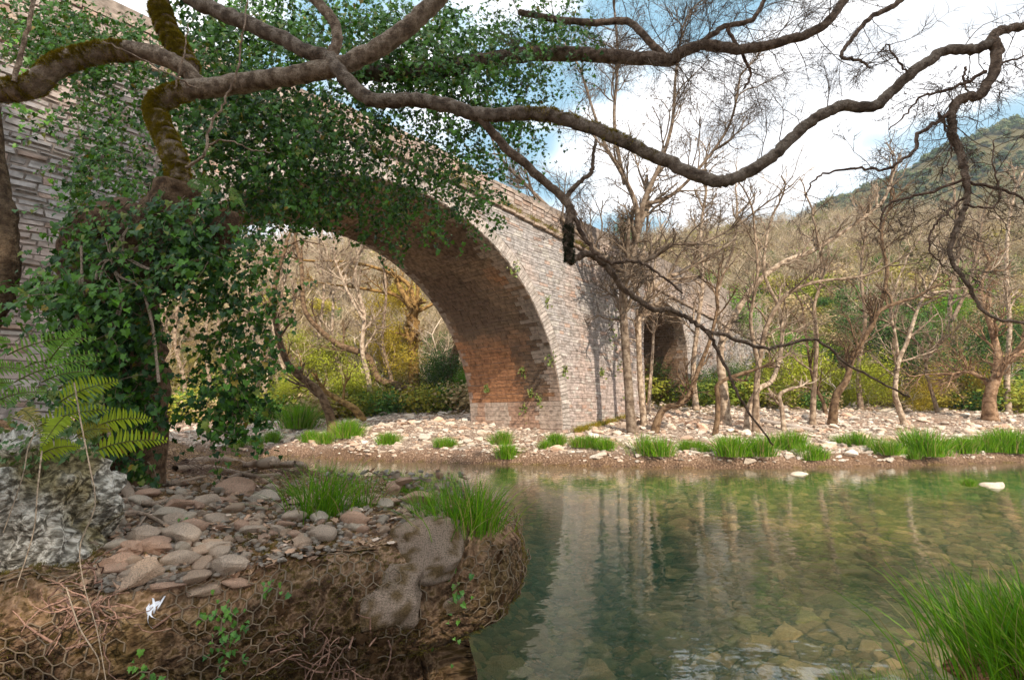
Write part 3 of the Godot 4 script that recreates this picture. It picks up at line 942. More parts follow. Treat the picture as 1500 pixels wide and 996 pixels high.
	while n < 230:
		var px := rng.randf_range(150.0, 650.0)
		var py := rng.randf_range(695.0, 850.0)
		if py > 870.0 - (px - 150.0) * 0.22: continue
		var p := near_ground(px, py)
		var size := rng.randf_range(0.016, 0.05)
		tag(loose("small_stone", p + Vector3(0, size * 0.15, 0), size, Vector3(rng.randf_range(-0.5, 0.5), rng.randf() * TAU, rng.randf_range(-0.5, 0.5)), n, stone_color(rng)), "loose small stone among the pale rubble on the near bank", "stone", "rubble on the near bank")
		n += 1
	n = 0
	while n < 75:
		var px := rng.randf_range(150.0, 640.0)
		var py := rng.randf_range(700.0, 850.0)
		if py > 862.0 - (px - 150.0) * 0.22: continue
		var p := near_ground(px, py)
		var size := rng.randf_range(0.045, 0.10)
		tag(loose("rubble_stone", p + Vector3(0, size * 0.05, 0), size, Vector3(rng.randf_range(-0.3, 0.3), rng.randf() * TAU, rng.randf_range(-0.3, 0.3)), n * 3 + n / 3, stone_color(rng), 0.5), "fist-sized pale stone in the rubble on top of the near bank", "stone", "fist-sized rubble on the near bank")
		n += 1
	for i in 80:
		var u := rng.randf_range(30.0, 128.0)
		var v := rng.randf_range(0.06, 0.46)
		var size := rng.randf_range(0.03, 0.085)
		var o := loose("fill_stone", bank_face(u, v, -size * 0.5), size, Vector3(rng.randf() * TAU, rng.randf() * TAU, rng.randf() * TAU), i, stone_color(rng), 0.75)
		o.mesh = ROCKS[[1, 2, 4, 5, 7, 8][i % 6]]
		o.material_override = MAT.fill
		tag(o, "earth-crusted stone packed behind the wire netting", "stone", "stones behind the netting")
	var chips := Scatter.new()
	for i in 3400:
		var px := rng.randf_range(140.0, 680.0)
		var py := rng.randf_range(690.0, 865.0)
		if py > 880.0 - (px - 150.0) * 0.22: continue
		var p := near_ground(px, py)
		var size := rng.randf_range(0.007, 0.024)
		chips.add(Basis.from_euler(Vector3(rng.randf(), rng.randf() * TAU, rng.randf())).scaled(Vector3(size, size * 0.6, size)), p, stone_color(rng))
	tag(stuff_part(self, chips, "stone_chips", ROCKS[5], MAT.rock), "stone chips and grit between the stones of the near bank", "gravel")
func ordinal_of(list: Array, i: int) -> String:
	var k := 1
	for q in list:
		if q[0] < list[i][0]: k += 1
	return str(k)
func near_ground(px: float, py: float) -> Vector3:   # where the ray meets the near bank's top or its face
	var d := (at(px, py, 10.0) - EYE).normalized()
	var t := 1.2
	while t < 12.0:
		var p := EYE + d * t
		if p.x > 0.3: break
		if p.y < bank_top(p.x, p.z) and inside_bank(p.x, p.z): return p
		t += 0.02
	return EYE + d * 3.2
func inside_bank(x: float, z: float) -> bool:
	for i in EDGE.size() - 1:     # right of every edge piece that spans this z, on the outer run; in front on the near run
		pass
	return Geometry2D.is_point_in_polygon(Vector2(x, z), BANK_POLY)
var BANK_POLY := PackedVector2Array([Vector2(-4.2, -0.9), Vector2(-2.9, -1.45), Vector2(-1.95, -1.95), Vector2(-1.45, -2.2), Vector2(-0.95, -2.42), Vector2(-0.5, -2.55), Vector2(-0.1, -2.65), Vector2(0.04, -2.95), Vector2(-0.05, -3.4), Vector2(-0.3, -3.95), Vector2(-0.78, -4.7), Vector2(-1.65, -6.0), Vector2(-3.0, -7.5), Vector2(-5.0, -8.7), Vector2(-8.0, -9.6), Vector2(-16, -11), Vector2(-16, 2), Vector2(-5, 2)])

# ---------------------------------------------------------------- bare trees
func smooth_path(p: Array, per: int) -> PackedVector3Array:
	var out := PackedVector3Array()
	for i in p.size() - 1:
		var a: Vector3 = p[maxi(i - 1, 0)]
		var b: Vector3 = p[i]
		var c: Vector3 = p[i + 1]
		var d: Vector3 = p[mini(i + 2, p.size() - 1)]
		for k in per:
			out.append(b.cubic_interpolate(c, a, d, float(k) / per))
	out.append(p[-1])
	return out
func tapered(n: int, r0: float, r1: float, flare := 0.0) -> PackedFloat32Array:
	var r := PackedFloat32Array()
	for i in n:
		var t := float(i) / maxf(n - 1, 1)
		r.append(lerpf(r0, r1, t) * (1.0 + flare * exp(-t * 14.0)))
	return r
# grows one limb from p along dir, with side limbs down to max level; the finest twigs are three-sided
func grow(mb: MB, rng: RandomNumberGenerator, p: Vector3, dir: Vector3, length: float, r: float, level: int, last: int, bend: float, rise: float, tips: Array, col: Color) -> void:
	var segs := 6 if level < last else 4
	var pts := PackedVector3Array([p])
	var d := dir.normalized()
	for i in segs:
		d = (d + Vector3(rng.randfn(), rng.randfn() * 0.8, rng.randfn()) * bend + Vector3.UP * rise).normalized()
		pts.append(pts[-1] + d * length / segs)
	mb.tube(pts, tapered(segs + 1, r, r * (0.45 if level < last else 0.3)), 3 if level >= last - 1 else 5, col, 0.0, false)
	if level >= last:
		tips.append(pts[-1])
		return
	var kids := rng.randi_range(4, 6) if level < last - 1 else rng.randi_range(4, 7)
	for k in kids:
		var t := rng.randf_range(0.25, 1.0)
		var i := clampi(int(t * segs), 1, segs)
		var axis := pts[i] - pts[i - 1]
		var out := axis.cross(Vector3(rng.randfn(), rng.randfn(), rng.randfn())).normalized()
		var nd := (axis.normalized() + out * rng.randf_range(0.5, 1.15)).normalized()
		grow(mb, rng, pts[i], nd, length * rng.randf_range(0.42, 0.72), maxf(r * rng.randf_range(0.35, 0.55), 0.0016 if r < 0.0085 else 0.004), level + 1, last, bend * 1.15, rise * 0.8, tips, col)
# a tree on the far bank whose stems follow what the photograph shows. stems: [[ [px, py], ... ], r px at foot, r px at end]
func traced_tree(called: String, label: String, stems: Array, sd: int, opt := {}) -> Node3D:
	var rng := RandomNumberGenerator.new()
	rng.seed = sd
	var foot := on_ground(stems[0][0][0][0], stems[0][0][0][1])
	var dep := -foot.z + float(opt.get("nearer", 0.0))
	var t := thing(called, foot)
	var col: Color = opt.get("col", Color(0.62, 0.52, 0.44))
	var trunk := MB.new()
	var crown := MB.new()
	var tips := []
	var first := true
	for s in stems:
		var p := []
		var dd := 0.0
		for q in s[0]:
			p.append(at(q[0], q[1], dep + dd) - foot)
			dd += rng.randf_range(-0.25, 0.25)
		if first: p[0].y -= 0.25
		var path := smooth_path(p, 6)
		var px := dep / 750.0
		trunk.tube(path, tapered(path.size(), s[1] * px * 0.8, s[2] * px * 0.75, 0.5 if first else 0.0), 10, col, 0.06)
		var n := path.size()
		var kids: int = opt.get("kids", 9)
		for k in kids:
			var i := clampi(int(n * rng.randf_range(opt.get("from", 0.35), 1.0)), 1, n - 1)
			var axis := (path[i] - path[i - 1]).normalized()
			var out := axis.cross(Vector3(rng.randfn(), rng.randfn() * 0.4, rng.randfn())).normalized()
			var f := 1.0 - 0.45 * float(i) / n
			grow(crown, rng, path[i], axis * 0.7 + out * 0.8 + Vector3.UP * 0.25, float(opt.get("reach", 2.2)) * f * rng.randf_range(0.7, 1.2), s[2] * px * rng.randf_range(0.5, 0.8), 1, int(opt.get("levels", 3)), float(opt.get("bend", 0.17)), 0.05, tips, col * 0.95)
		grow(crown, rng, path[n - 1], path[n - 1] - path[n - 3], float(opt.get("reach", 2.2)) * 1.2, s[2] * px * 0.9, 1, int(opt.get("levels", 3)), float(opt.get("bend", 0.17)), 0.05, tips, col * 0.95)
		first = false
	part(t, "trunk", trunk.mesh(), MAT.farbark)
	part(t, "crown", crown.mesh(), MAT.farbark)
	if opt.get("buds", 0.0) > 0.0:
		var s := Scatter.new()
		for p in tips:
			if rng.randf() < opt.buds:
				var k := rng.randf_range(0.03, 0.07)
				s.add(Basis.from_euler(Vector3(rng.randf() * TAU, rng.randf() * TAU, 0)).scaled(Vector3.ONE * k), p, opt.get("bud_col", Color(0.35, 0.33, 0.06)))
		stuff_part(t, s, "buds", LEAF, MAT.shrub)
	tag(t, label, "tree", "bare trees on the far bank")
	return t
var LEAF: ArrayMesh
func make_far_trees() -> void:
	var tan := Color(0.46, 0.38, 0.31)
	var pale := Color(0.68, 0.59, 0.51)
	var dark := Color(0.28, 0.20, 0.14)
	var moss := Color(0.46, 0.31, 0.13)
	traced_tree("plane_tree", "tall bare plane tree with speckled trunk standing before the pier", [
		[[[927, 634], [923, 600], [919, 540], [914, 470], [913, 425], [925, 385], [931, 350]], 8.5, 6.5],
		[[[931, 352], [934, 315], [927, 287], [909, 250], [888, 215], [870, 165], [850, 100]], 6, 2],
		[[[931, 355], [942, 300], [955, 268], [968, 238], [985, 180], [990, 110], [1000, 40]], 6, 2],
		[[[945, 300], [985, 285], [1030, 240], [1070, 180], [1085, 110]], 4, 2],
		[[[915, 270], [900, 180], [905, 90], [900, 10]], 4, 2],
		[[[920, 400], [890, 380], [850, 345], [800, 300], [770, 270]], 5, 3],
		[[[935, 390], [975, 360], [1030, 355], [1080, 330]], 3.5, 2]], 3, {"col": Color(0.34, 0.29, 0.25), "reach": 2.9, "kids": 12, "levels": 4, "from": 0.3, "buds": 0.35, "bud_col": Color(0.16, 0.11, 0.06), "bend": 0.2})
	traced_tree("plane_tree", "pale stem leaning right just behind the speckled plane tree", [[[[945, 628], [939, 570], [936, 500], [940, 450], [965, 415], [1000, 398]], 5.5, 4], [[[941, 445], [930, 410], [945, 360], [950, 300]], 4, 2]], 4, {"col": pale, "nearer": 0.6})
	traced_tree("plane_tree", "low mossy trunk bent sharply to the right beside the plane tree", [[[[957, 634], [964, 615], [975, 598], [1000, 590], [1013, 572], [1022, 545], [1040, 500], [1052, 450]], 7, 3]], 5, {"col": dark, "kids": 5})
	traced_tree("plane_tree", "thin pale stem standing in front of the small side arch", [[[[949, 606], [953, 560], [957, 500], [958, 440], [960, 380]], 3.5, 2]], 6, {"col": pale, "kids": 6})
	traced_tree("plane_tree", "long pale trunk slanting far to the right above the gravel", [[[[1064, 622], [1061, 575], [1056, 530], [1060, 496], [1100, 425], [1147, 385], [1190, 368], [1247, 332], [1290, 300]], 8, 3], [[[1058, 500], [1052, 430], [1075, 360], [1080, 310]], 4, 2]], 7, {"col": pale, "kids": 12})
	traced_tree("plane_tree", "short dark trunk with one broken arm to the right", [[[[1045, 638], [1051, 615], [1052, 585], [1053, 562], [1090, 546]], 5, 3.5]], 8, {"col": dark, "kids": 2, "levels": 2, "reach": 1.0})
	traced_tree("plane_tree", "wavy pale stem that forks low over the gravel", [[[[1094, 631], [1097, 600], [1112, 570], [1132, 556], [1145, 510], [1143, 456], [1120, 400], [1125, 340]], 5.5, 2.5]], 9, {"col": pale, "kids": 10})
	traced_tree("plane_tree", "dark straight trunk whose pale limb sweeps up to the right", [[[[1107, 632], [1108, 585], [1112, 535], [1125, 475], [1155, 430], [1197, 413], [1240, 408]], 6, 2.5], [[[1112, 535], [1100, 470], [1110, 400], [1105, 330]], 4, 2]], 10, {"col": tan, "kids": 10})
	traced_tree("plane_tree", "stub trunk with a short bent side arm, between two tall stems", [[[[1149, 631], [1146, 600], [1143, 578], [1163, 568]], 4.5, 3]], 11, {"col": pale, "kids": 3, "levels": 2, "reach": 1.0})
	traced_tree("plane_tree", "upright slim grey stem over the middle of the far gravel", [[[[1190, 622], [1192, 585], [1194, 557], [1197, 493], [1193, 450], [1205, 400], [1195, 330]], 5, 2]], 12, {"col": tan, "kids": 12})
	traced_tree("plane_tree", "brown s-shaped trunk rising to the right over the gravel", [[[[1218, 622], [1225, 582], [1241, 556], [1250, 524], [1277, 479], [1290, 455], [1325, 440]], 7, 3], [[[1288, 455], [1300, 400], [1292, 340], [1310, 290]], 4, 2]], 13, {"col": dark, "kids": 11})
	traced_tree("plane_tree", "small leaning brown stem behind the s-shaped trunk", [[[[1210, 607], [1207, 590], [1197, 570], [1188, 540], [1180, 480]], 4, 2]], 14, {"col": dark, "kids": 6})
	traced_tree("plane_tree", "slender forked tree leaning left above the pale stones", [[[[1328, 624], [1317, 595], [1312, 575], [1317, 530], [1330, 500], [1346, 450], [1360, 427]], 5, 2.5], [[[1317, 528], [1312, 490], [1305, 450], [1320, 400]], 3, 1.5], [[[1358, 430], [1400, 424], [1430, 415]], 2.5, 1.2]], 15, {"col": pale, "kids": 9})
	traced_tree("plane_tree", "thin y-shaped sapling leaning left over the stones", [[[[1376, 605], [1366, 575], [1358, 545], [1356, 527], [1346, 504], [1330, 490]], 3.4, 2], [[[1357, 530], [1371, 510], [1380, 495]], 2.2, 1.2]], 16, {"col": tan, "kids": 8})
	traced_tree("plane_tree", "gnarled stump with a shrubby crown at the picture's edge", [[[[1452, 616], [1450, 595], [1453, 572], [1463, 540], [1458, 498], [1440, 440]], 12, 4], [[[1456, 545], [1490, 520], [1530, 500]], 5, 3], [[[1452, 560], [1420, 545], [1395, 548]], 4, 2]], 17, {"col": Color(0.5, 0.36, 0.26), "kids": 14, "buds": 0.6})
	traced_tree("plane_tree", "tall pale stem behind the gnarled stump", [[[[1478, 604], [1476, 560], [1480, 480], [1475, 400], [1478, 330], [1490, 270]], 5, 2.5]], 18, {"col": pale, "kids": 16})
	traced_tree("plane_tree", "pale stem right of the bridge's end, topping the thicket", [[[[1020, 600], [1016, 540], [1022, 480], [1030, 410], [1027, 340], [1035, 280]], 5, 2.5]], 19, {"col": pale, "kids": 16})
	traced_tree("plane_tree", "grey stem with a wide twiggy head behind the s-shaped trunk", [[[[1262, 600], [1258, 540], [1268, 470], [1262, 400], [1270, 330]], 4.5, 2]], 20, {"col": tan, "kids": 16})
	traced_tree("plane_tree", "tall forked grey tree behind the slender forked one", [[[[1395, 594], [1400, 530], [1392, 450], [1405, 370], [1400, 300]], 5, 2.5], [[[1396, 470], [1425, 400], [1440, 320]], 3.5, 2]], 21, {"col": tan, "kids": 14})
	# seen through the arch
	traced_tree("plane_tree", "dark curved trunk on the gravel seen through the arch", [[[[488, 636], [485, 618], [478, 596], [463, 570], [431, 545], [414, 515], [400, 450], [405, 400]], 9, 4]], 30, {"col": dark, "kids": 6})
	traced_tree("plane_tree", "mossy orange-brown trunk seen through the arch near the pier", [[[[611, 594], [607, 560], [605, 520], [606, 480], [606, 457]], 11, 8], [[[606, 460], [585, 435], [545, 425], [495, 418]], 5, 2], [[[606, 458], [600, 420], [570, 400], [520, 385], [455, 382]], 5, 2], [[[608, 458], [640, 440], [670, 400]], 4, 2], [[[605, 462], [612, 420], [600, 380], [590, 340]], 4, 2]], 31, {"col": moss, "kids": 5})
	traced_tree("plane_tree", "long dark limb snaking up left from the mossy trunk's foot", [[[[604, 596], [592, 570], [555, 556], [537, 522], [496, 505], [466, 481], [445, 450], [441, 390], [432, 350], [440, 320]], 8, 3]], 32, {"col": dark, "kids": 7, "nearer": -0.5})
	traced_tree("plane_tree", "dark leaning trunk half hidden by the pier, seen through the arch", [[[[657, 594], [660, 560], [666, 520], [680, 480], [690, 440]], 10, 6]], 33, {"col": Color(0.26, 0.17, 0.11), "kids": 4})
	traced_tree("plane_tree", "forked pale tree in the middle of the arch opening", [[[[545, 606], [540, 560], [530, 510], [533, 460], [520, 410], [525, 370]], 5, 3], [[[533, 470], [510, 430], [490, 380]], 3, 2]], 34, {"col": pale, "kids": 12})
	traced_tree("plane_tree", "leaning mossy log-like trunk low under the arch", [[[[535, 616], [520, 600], [495, 585], [470, 570]], 8, 4]], 35, {"col": moss, "kids": 3, "levels": 2})
	for q in [[455, 606, 420, 9], [425, 608, 390, 8], [505, 600, 480, 9], [572, 600, 560, 10], [385, 604, 370, 9], [355, 604, 362, 8], [330, 602, 318, 9], [300, 604, 310, 8], [268, 604, 255, 9], [240, 603, 246, 9], [215, 604, 200, 9], [400, 602, 412, 10], [475, 602, 470, 10]]:
		traced_tree("plane_tree", "slim bare tree in the grey thicket seen through the arch, %s from the left" % nth(1 + [215, 240, 268, 300, 330, 355, 385, 400, 425, 455, 475, 505, 572].find(q[0])), [[[[q[0], q[1]], [lerpf(q[0], q[2], 0.2) + 4, 560], [lerpf(q[0], q[2], 0.5) - 6, 500], [lerpf(q[0], q[2], 0.8) + 3, 430], [q[2], 380]], 4, 2]], 40 + q[0], {"col": pale if int(q[0]) % 2 else tan, "kids": int(q[3])})
func bare_variant(sd: int, last: int, kids: int) -> ArrayMesh:   # one metre tall, to be scaled
	var rng := RandomNumberGenerator.new()
	rng.seed = sd
	var mb := MB.new()
	var tips := []
	var p := PackedVector3Array([Vector3.ZERO])
	var d := Vector3.UP
	for i in 6:
		d = (d + Vector3(rng.randfn(), 0, rng.randfn()) * 0.14).normalized()
		p.append(p[-1] + d * 0.13)
	mb.tube(p, tapered(7, 0.014, 0.007), 4, Color.WHITE, 0.0, false)
	for k in kids:
		var i := rng.randi_range(2, 6)
		grow(mb, rng, p[i], Vector3(rng.randfn(), rng.randf_range(0.5, 1.4), rng.randfn()), rng.randf_range(0.2, 0.42), 0.006, 1, last, 0.16, 0.06, tips, Color.WHITE)
	return mb.mesh()
func leaf_ball(rng: RandomNumberGenerator, n: int, size := 0.2) -> ArrayMesh:   # a rough round mass of leaf-like faces, about one metre across
	var mb := MB.new()
	for i in n:
		var p := Vector3(rng.randfn(), rng.randfn() * 0.8, rng.randfn()) * 0.30
		if p.length() > 0.75: continue
		var q := (p.normalized() + Vector3(rng.randfn(), rng.randfn(), rng.randfn()) * 0.7).normalized()
		var u := q.cross(Vector3(rng.randfn(), rng.randfn(), rng.randfn())).normalized() * size * rng.randf_range(0.25, 0.6)
		var w := q.cross(u) * rng.randf_range(0.5, 0.9)
		var c := Color.WHITE * rng.randf_range(0.65, 1.3)
		mb.quad_out(p - u, p + w, p + u, p - w, q, c)
	return mb.mesh()
func make_hill_wood() -> void:
	var rng := RandomNumberGenerator.new()
	rng.seed = 19
	var sets := []
	for i in 5: sets.append([bare_variant(500 + i, 3, 9), Scatter.new()])
	for i in 2300:
		var d := 33.0 + pow(rng.randf(), 0.8) * 92.0
		var x := rng.randf_range(-1.05, 1.12) * d
		var k := rng.randf_range(4.5, 8.5)
		if d < 62.0 and x > 0.0 and rng.randf() < 0.55: continue
		if d < 50.0: k *= 0.75
		var c := Color(0.84, 0.76, 0.64).lerp(Color(0.70, 0.64, 0.44), rng.randf()) * rng.randf_range(0.8, 1.2)
		if rng.randf() < 0.2: c = Color(0.98, 0.90, 0.82)
		var s: Scatter = sets[i % 5][1]
		s.add(Basis(Vector3.UP, rng.randf() * TAU).scaled(Vector3(k * 1.15, k, k * 1.15)), Vector3(x, terrain(x, -d) - 0.1, -d), c)
	for i in 5:
		tag(stuff_part(self, sets[i][1], "hillside_wood", sets[i][0], MAT.farbark), "grey-brown leafless wood covering the hillside behind the bridge", "wood", "leafless wood on the hillside")
	var balls := [leaf_ball(rng, 1100, 0.11), leaf_ball(rng, 1100, 0.09)]
	var under := [Scatter.new(), Scatter.new()]
	for i in 4600:
		var d := 30.0 + pow(rng.randf(), 1.2) * 92.0
		var x := rng.randf_range(-1.05, 1.12) * d
		var k := rng.randf_range(0.8, 2.4) * (0.8 + d * 0.012)
		var q := N1.get_noise_2d(x * 5.0 + 70.0, d * 5.0)
		if q < -0.12 and rng.randf() < 0.75: continue
		if x < 0.0 and d > 40.0 and rng.randf() < 0.72: continue
		var c := Color(0.20, 0.28, 0.035).lerp(Color(0.46, 0.38, 0.055), rng.randf())
		if rng.randf() < 0.25: c = Color(0.09, 0.19, 0.035)
		if rng.randf() < 0.38: c = Color(0.52, 0.39, 0.20)
		under[i % 2].add(Basis(Vector3.UP, rng.randf() * TAU).scaled(Vector3(k, k * 0.75, k)), Vector3(x, terrain(x, -d) + k * 0.22 + (rng.randf() * 4.0 if d > 42.0 and rng.randf() < 0.5 else 0.0), -d), c)
	for i in 2:
		tag(stuff_part(self, under[i], "hillside_undergrowth", balls[i], MAT.shrub), "green and yellowish undergrowth beneath the bare hillside wood", "undergrowth", "undergrowth on the hillside")
func make_shrubs() -> void:
	var rng := RandomNumberGenerator.new()
	rng.seed = 23
	var kinds := []
	for i in 4:
		kinds.append(leaf_ball(rng, 2600, 0.045))
	var stem := bare_variant(611, 2, 8)
	var list := [[1225, 560, 60, 0, "yellow-green bush behind the s-shaped trunk"], [1130, 575, 42, 0, "light green bush between the wavy stems"], [1075, 450, 34, 1, "bright green bush high above the bridge's far end"], [1030, 430, 30, 1, "bright green bush just right of the bridge's parapet"], [1290, 470, 60, 2, "dark olive evergreen in the middle of the right thicket"], [1360, 530, 60, 2, "dark evergreen shade bush behind the y-shaped sapling"], [1410, 440, 34, 1, "bright green bush below the hanging twigs"], [1470, 480, 36, 2, "dark green bush behind the gnarled stump"], [1450, 560, 30, 3, "yellowish leafy bush on the gnarled stump"], [1010, 575, 30, 2, "blue-green bush in front of the small side arch"], [985, 560, 26, 2, "low green bush inside the small side arch"], [1270, 570, 40, 0, "low yellow-green bush by the forked tree"], [1335, 575, 34, 3, "straw-coloured bush behind the pale stones"], [1070, 560, 30, 2, "dark bush behind the long slanting trunk"], [1180, 580, 34, 0, "small yellow-green bush behind the slim grey stem"], [480, 520, 40, 0, "yellow-green bush in the arch opening behind the long limb"], [565, 520, 44, 3, "tall yellowish bush left of the mossy trunk"], [640, 540, 34, 2, "dark green bush between the mossy trunk and the pier"], [520, 575, 36, 0, "green bush low in the middle of the arch opening"], [440, 570, 30, 0, "yellow-green bush behind the dark curved trunk"], [675, 565, 22, 1, "bright green bush against the pier's far edge"], [580, 445, 40, 3, "yellowish leafy tree above the mossy trunk"], [1170, 500, 30, 1, "fresh green bush in the middle of the thicket"], [920, 335, 22, 2, "dark green bush on the ridge left of the plane tree"]]
	for q in list:
		var p: Vector3
		if q[1] > 575: p = on_ground(q[0], q[1])
		else: p = at(q[0], q[1], 31.0 + (575 - q[1]) * 0.045)
		var gy := terrain(p.x, p.z)
		var s: float = q[2] * -p.z / 750.0
		var o := thing("bush", Vector3(p.x, gy, p.z))
		var h := maxf(p.y - gy, s * 0.5)
		var tint: Color = [Color(0.34, 0.37, 0.035), Color(0.17, 0.36, 0.03), Color(0.09, 0.17, 0.04), Color(0.48, 0.36, 0.04)][q[3]]
		var st := part(o, "stem", stem, MAT.farbark)
		st.scale = Vector3(s * 1.6, h + s * 0.7, s * 1.6)
		var fm := Scatter.new()
		for k in 5:
			var off := Vector3(rng.randfn() * 0.55, rng.randfn() * 0.38, rng.randfn() * 0.5) * s
			var e := s * rng.randf_range(0.9, 1.5)
			fm.add(Basis.from_euler(Vector3(rng.randf() * TAU, rng.randf() * TAU, 0)).scaled(Vector3.ONE * e), Vector3(0, h, 0) + off, tint * rng.randf_range(0.75, 1.25))
		stuff_part(o, fm, "foliage", kinds[int(q[0]) % 4], MAT.shrub)
		tag(o, q[4], "bush", "bushes on the far bank")
func make_shade_trees() -> void:
	# unseen evergreens added behind the camera to shade near bank, old tree and wall
	var rng := RandomNumberGenerator.new()
	rng.seed = 29
	var ball := leaf_ball(rng, 1000, 0.11)
	var spots := [[Vector3(5.0, 0, 11.0), 12.8, 3.9, "dense unseen evergreen added behind the viewpoint for its shade, the lower one"], [Vector3(-0.4, 0, 11.0), 18.6, 3.6, "very tall unseen evergreen added behind the viewpoint for its shade"], [Vector3(9.0, 0, 11.5), 15.0, 3.6, "slim unseen evergreen added behind the viewpoint for its shade, the taller one"]]
	for q in spots:
		var b: Vector3 = q[0]
		b.y = terrain(b.x, b.z)
		var t := thing("added_shade_tree", b)
		var mb := MB.new()
		mb.tube(PackedVector3Array([Vector3(0, -0.3, 0), Vector3(0.1, 2, 0), Vector3(-0.1, 4, 0.1), Vector3(0, q[1], 0)]), PackedFloat32Array([0.34, 0.26, 0.2, 0.08]), 10)
		part(t, "trunk", mb.mesh(), MAT.bark)
		var s := Scatter.new()
		for i in 36:
			var p := Vector3(rng.randfn(), rng.randfn() * 0.8, rng.randfn()) * 0.5 * float(q[2])
			s.add(Basis.from_euler(Vector3(rng.randf() * TAU, rng.randf() * TAU, 0)).scaled(Vector3.ONE * rng.randf_range(1.8, 3.0)), Vector3(0, q[1], 0) + p, Color(0.06, 0.11, 0.03) * rng.randf_range(0.8, 1.2))
		stuff_part(t, s, "crown", ball, MAT.shrub)
		tag(t, q[3], "tree")

# ---------------------------------------------------------------- the ivy-clad tree over the water
var RADII := {}
func limb(mb: MB, pts: Array, r0: float, r1: float, col := Color.WHITE, sides := 12) -> PackedVector3Array:   # pts: [px, py, depth], radii in px of the photograph
	var p := []
	for q in pts: p.append(at(q[0], q[1], q[2]))
	var path := smooth_path(p, 7)
	for i in range(1, path.size() - 1):
		path[i] += Vector3(N2.get_noise_2d(i * 45.0, p[0].x * 900.0), N2.get_noise_2d(i * 45.0, 500.0 + p[0].y * 900.0), 0) * 0.02
	var r := PackedFloat32Array()
	for i in path.size():
		var t := float(i) / (path.size() - 1)
		r.append(lerpf(r0, r1, t) * -path[i].z / 750.0 * (1.0 + 0.16 * N1.get_noise_1d(i * 60.0 + p[0].x * 700.0)))
	mb.tube(path, r, sides, col, 0.02)
	RADII[path[0]] = r
	return path
func twigs(mb: MB, rng: RandomNumberGenerator, path: PackedVector3Array, n: int, length: float, r: float, last: int, from := 0.3, droop := -0.02, tips := []) -> void:
	for k in n:
		var i := clampi(int(path.size() * rng.randf_range(from, 1.0)), 1, path.size() - 1)
		var axis := (path[i] - path[i - 1]).normalized()
		var out := axis.cross(Vector3(rng.randfn(), rng.randfn() * 0.6, rng.randfn() * 1.6)).normalized()
		grow(mb, rng, path[i], axis * 0.7 + out, length * rng.randf_range(0.5, 1.3), r, 1, last, 0.2, droop, tips, Color(0.5, 0.42, 0.38))
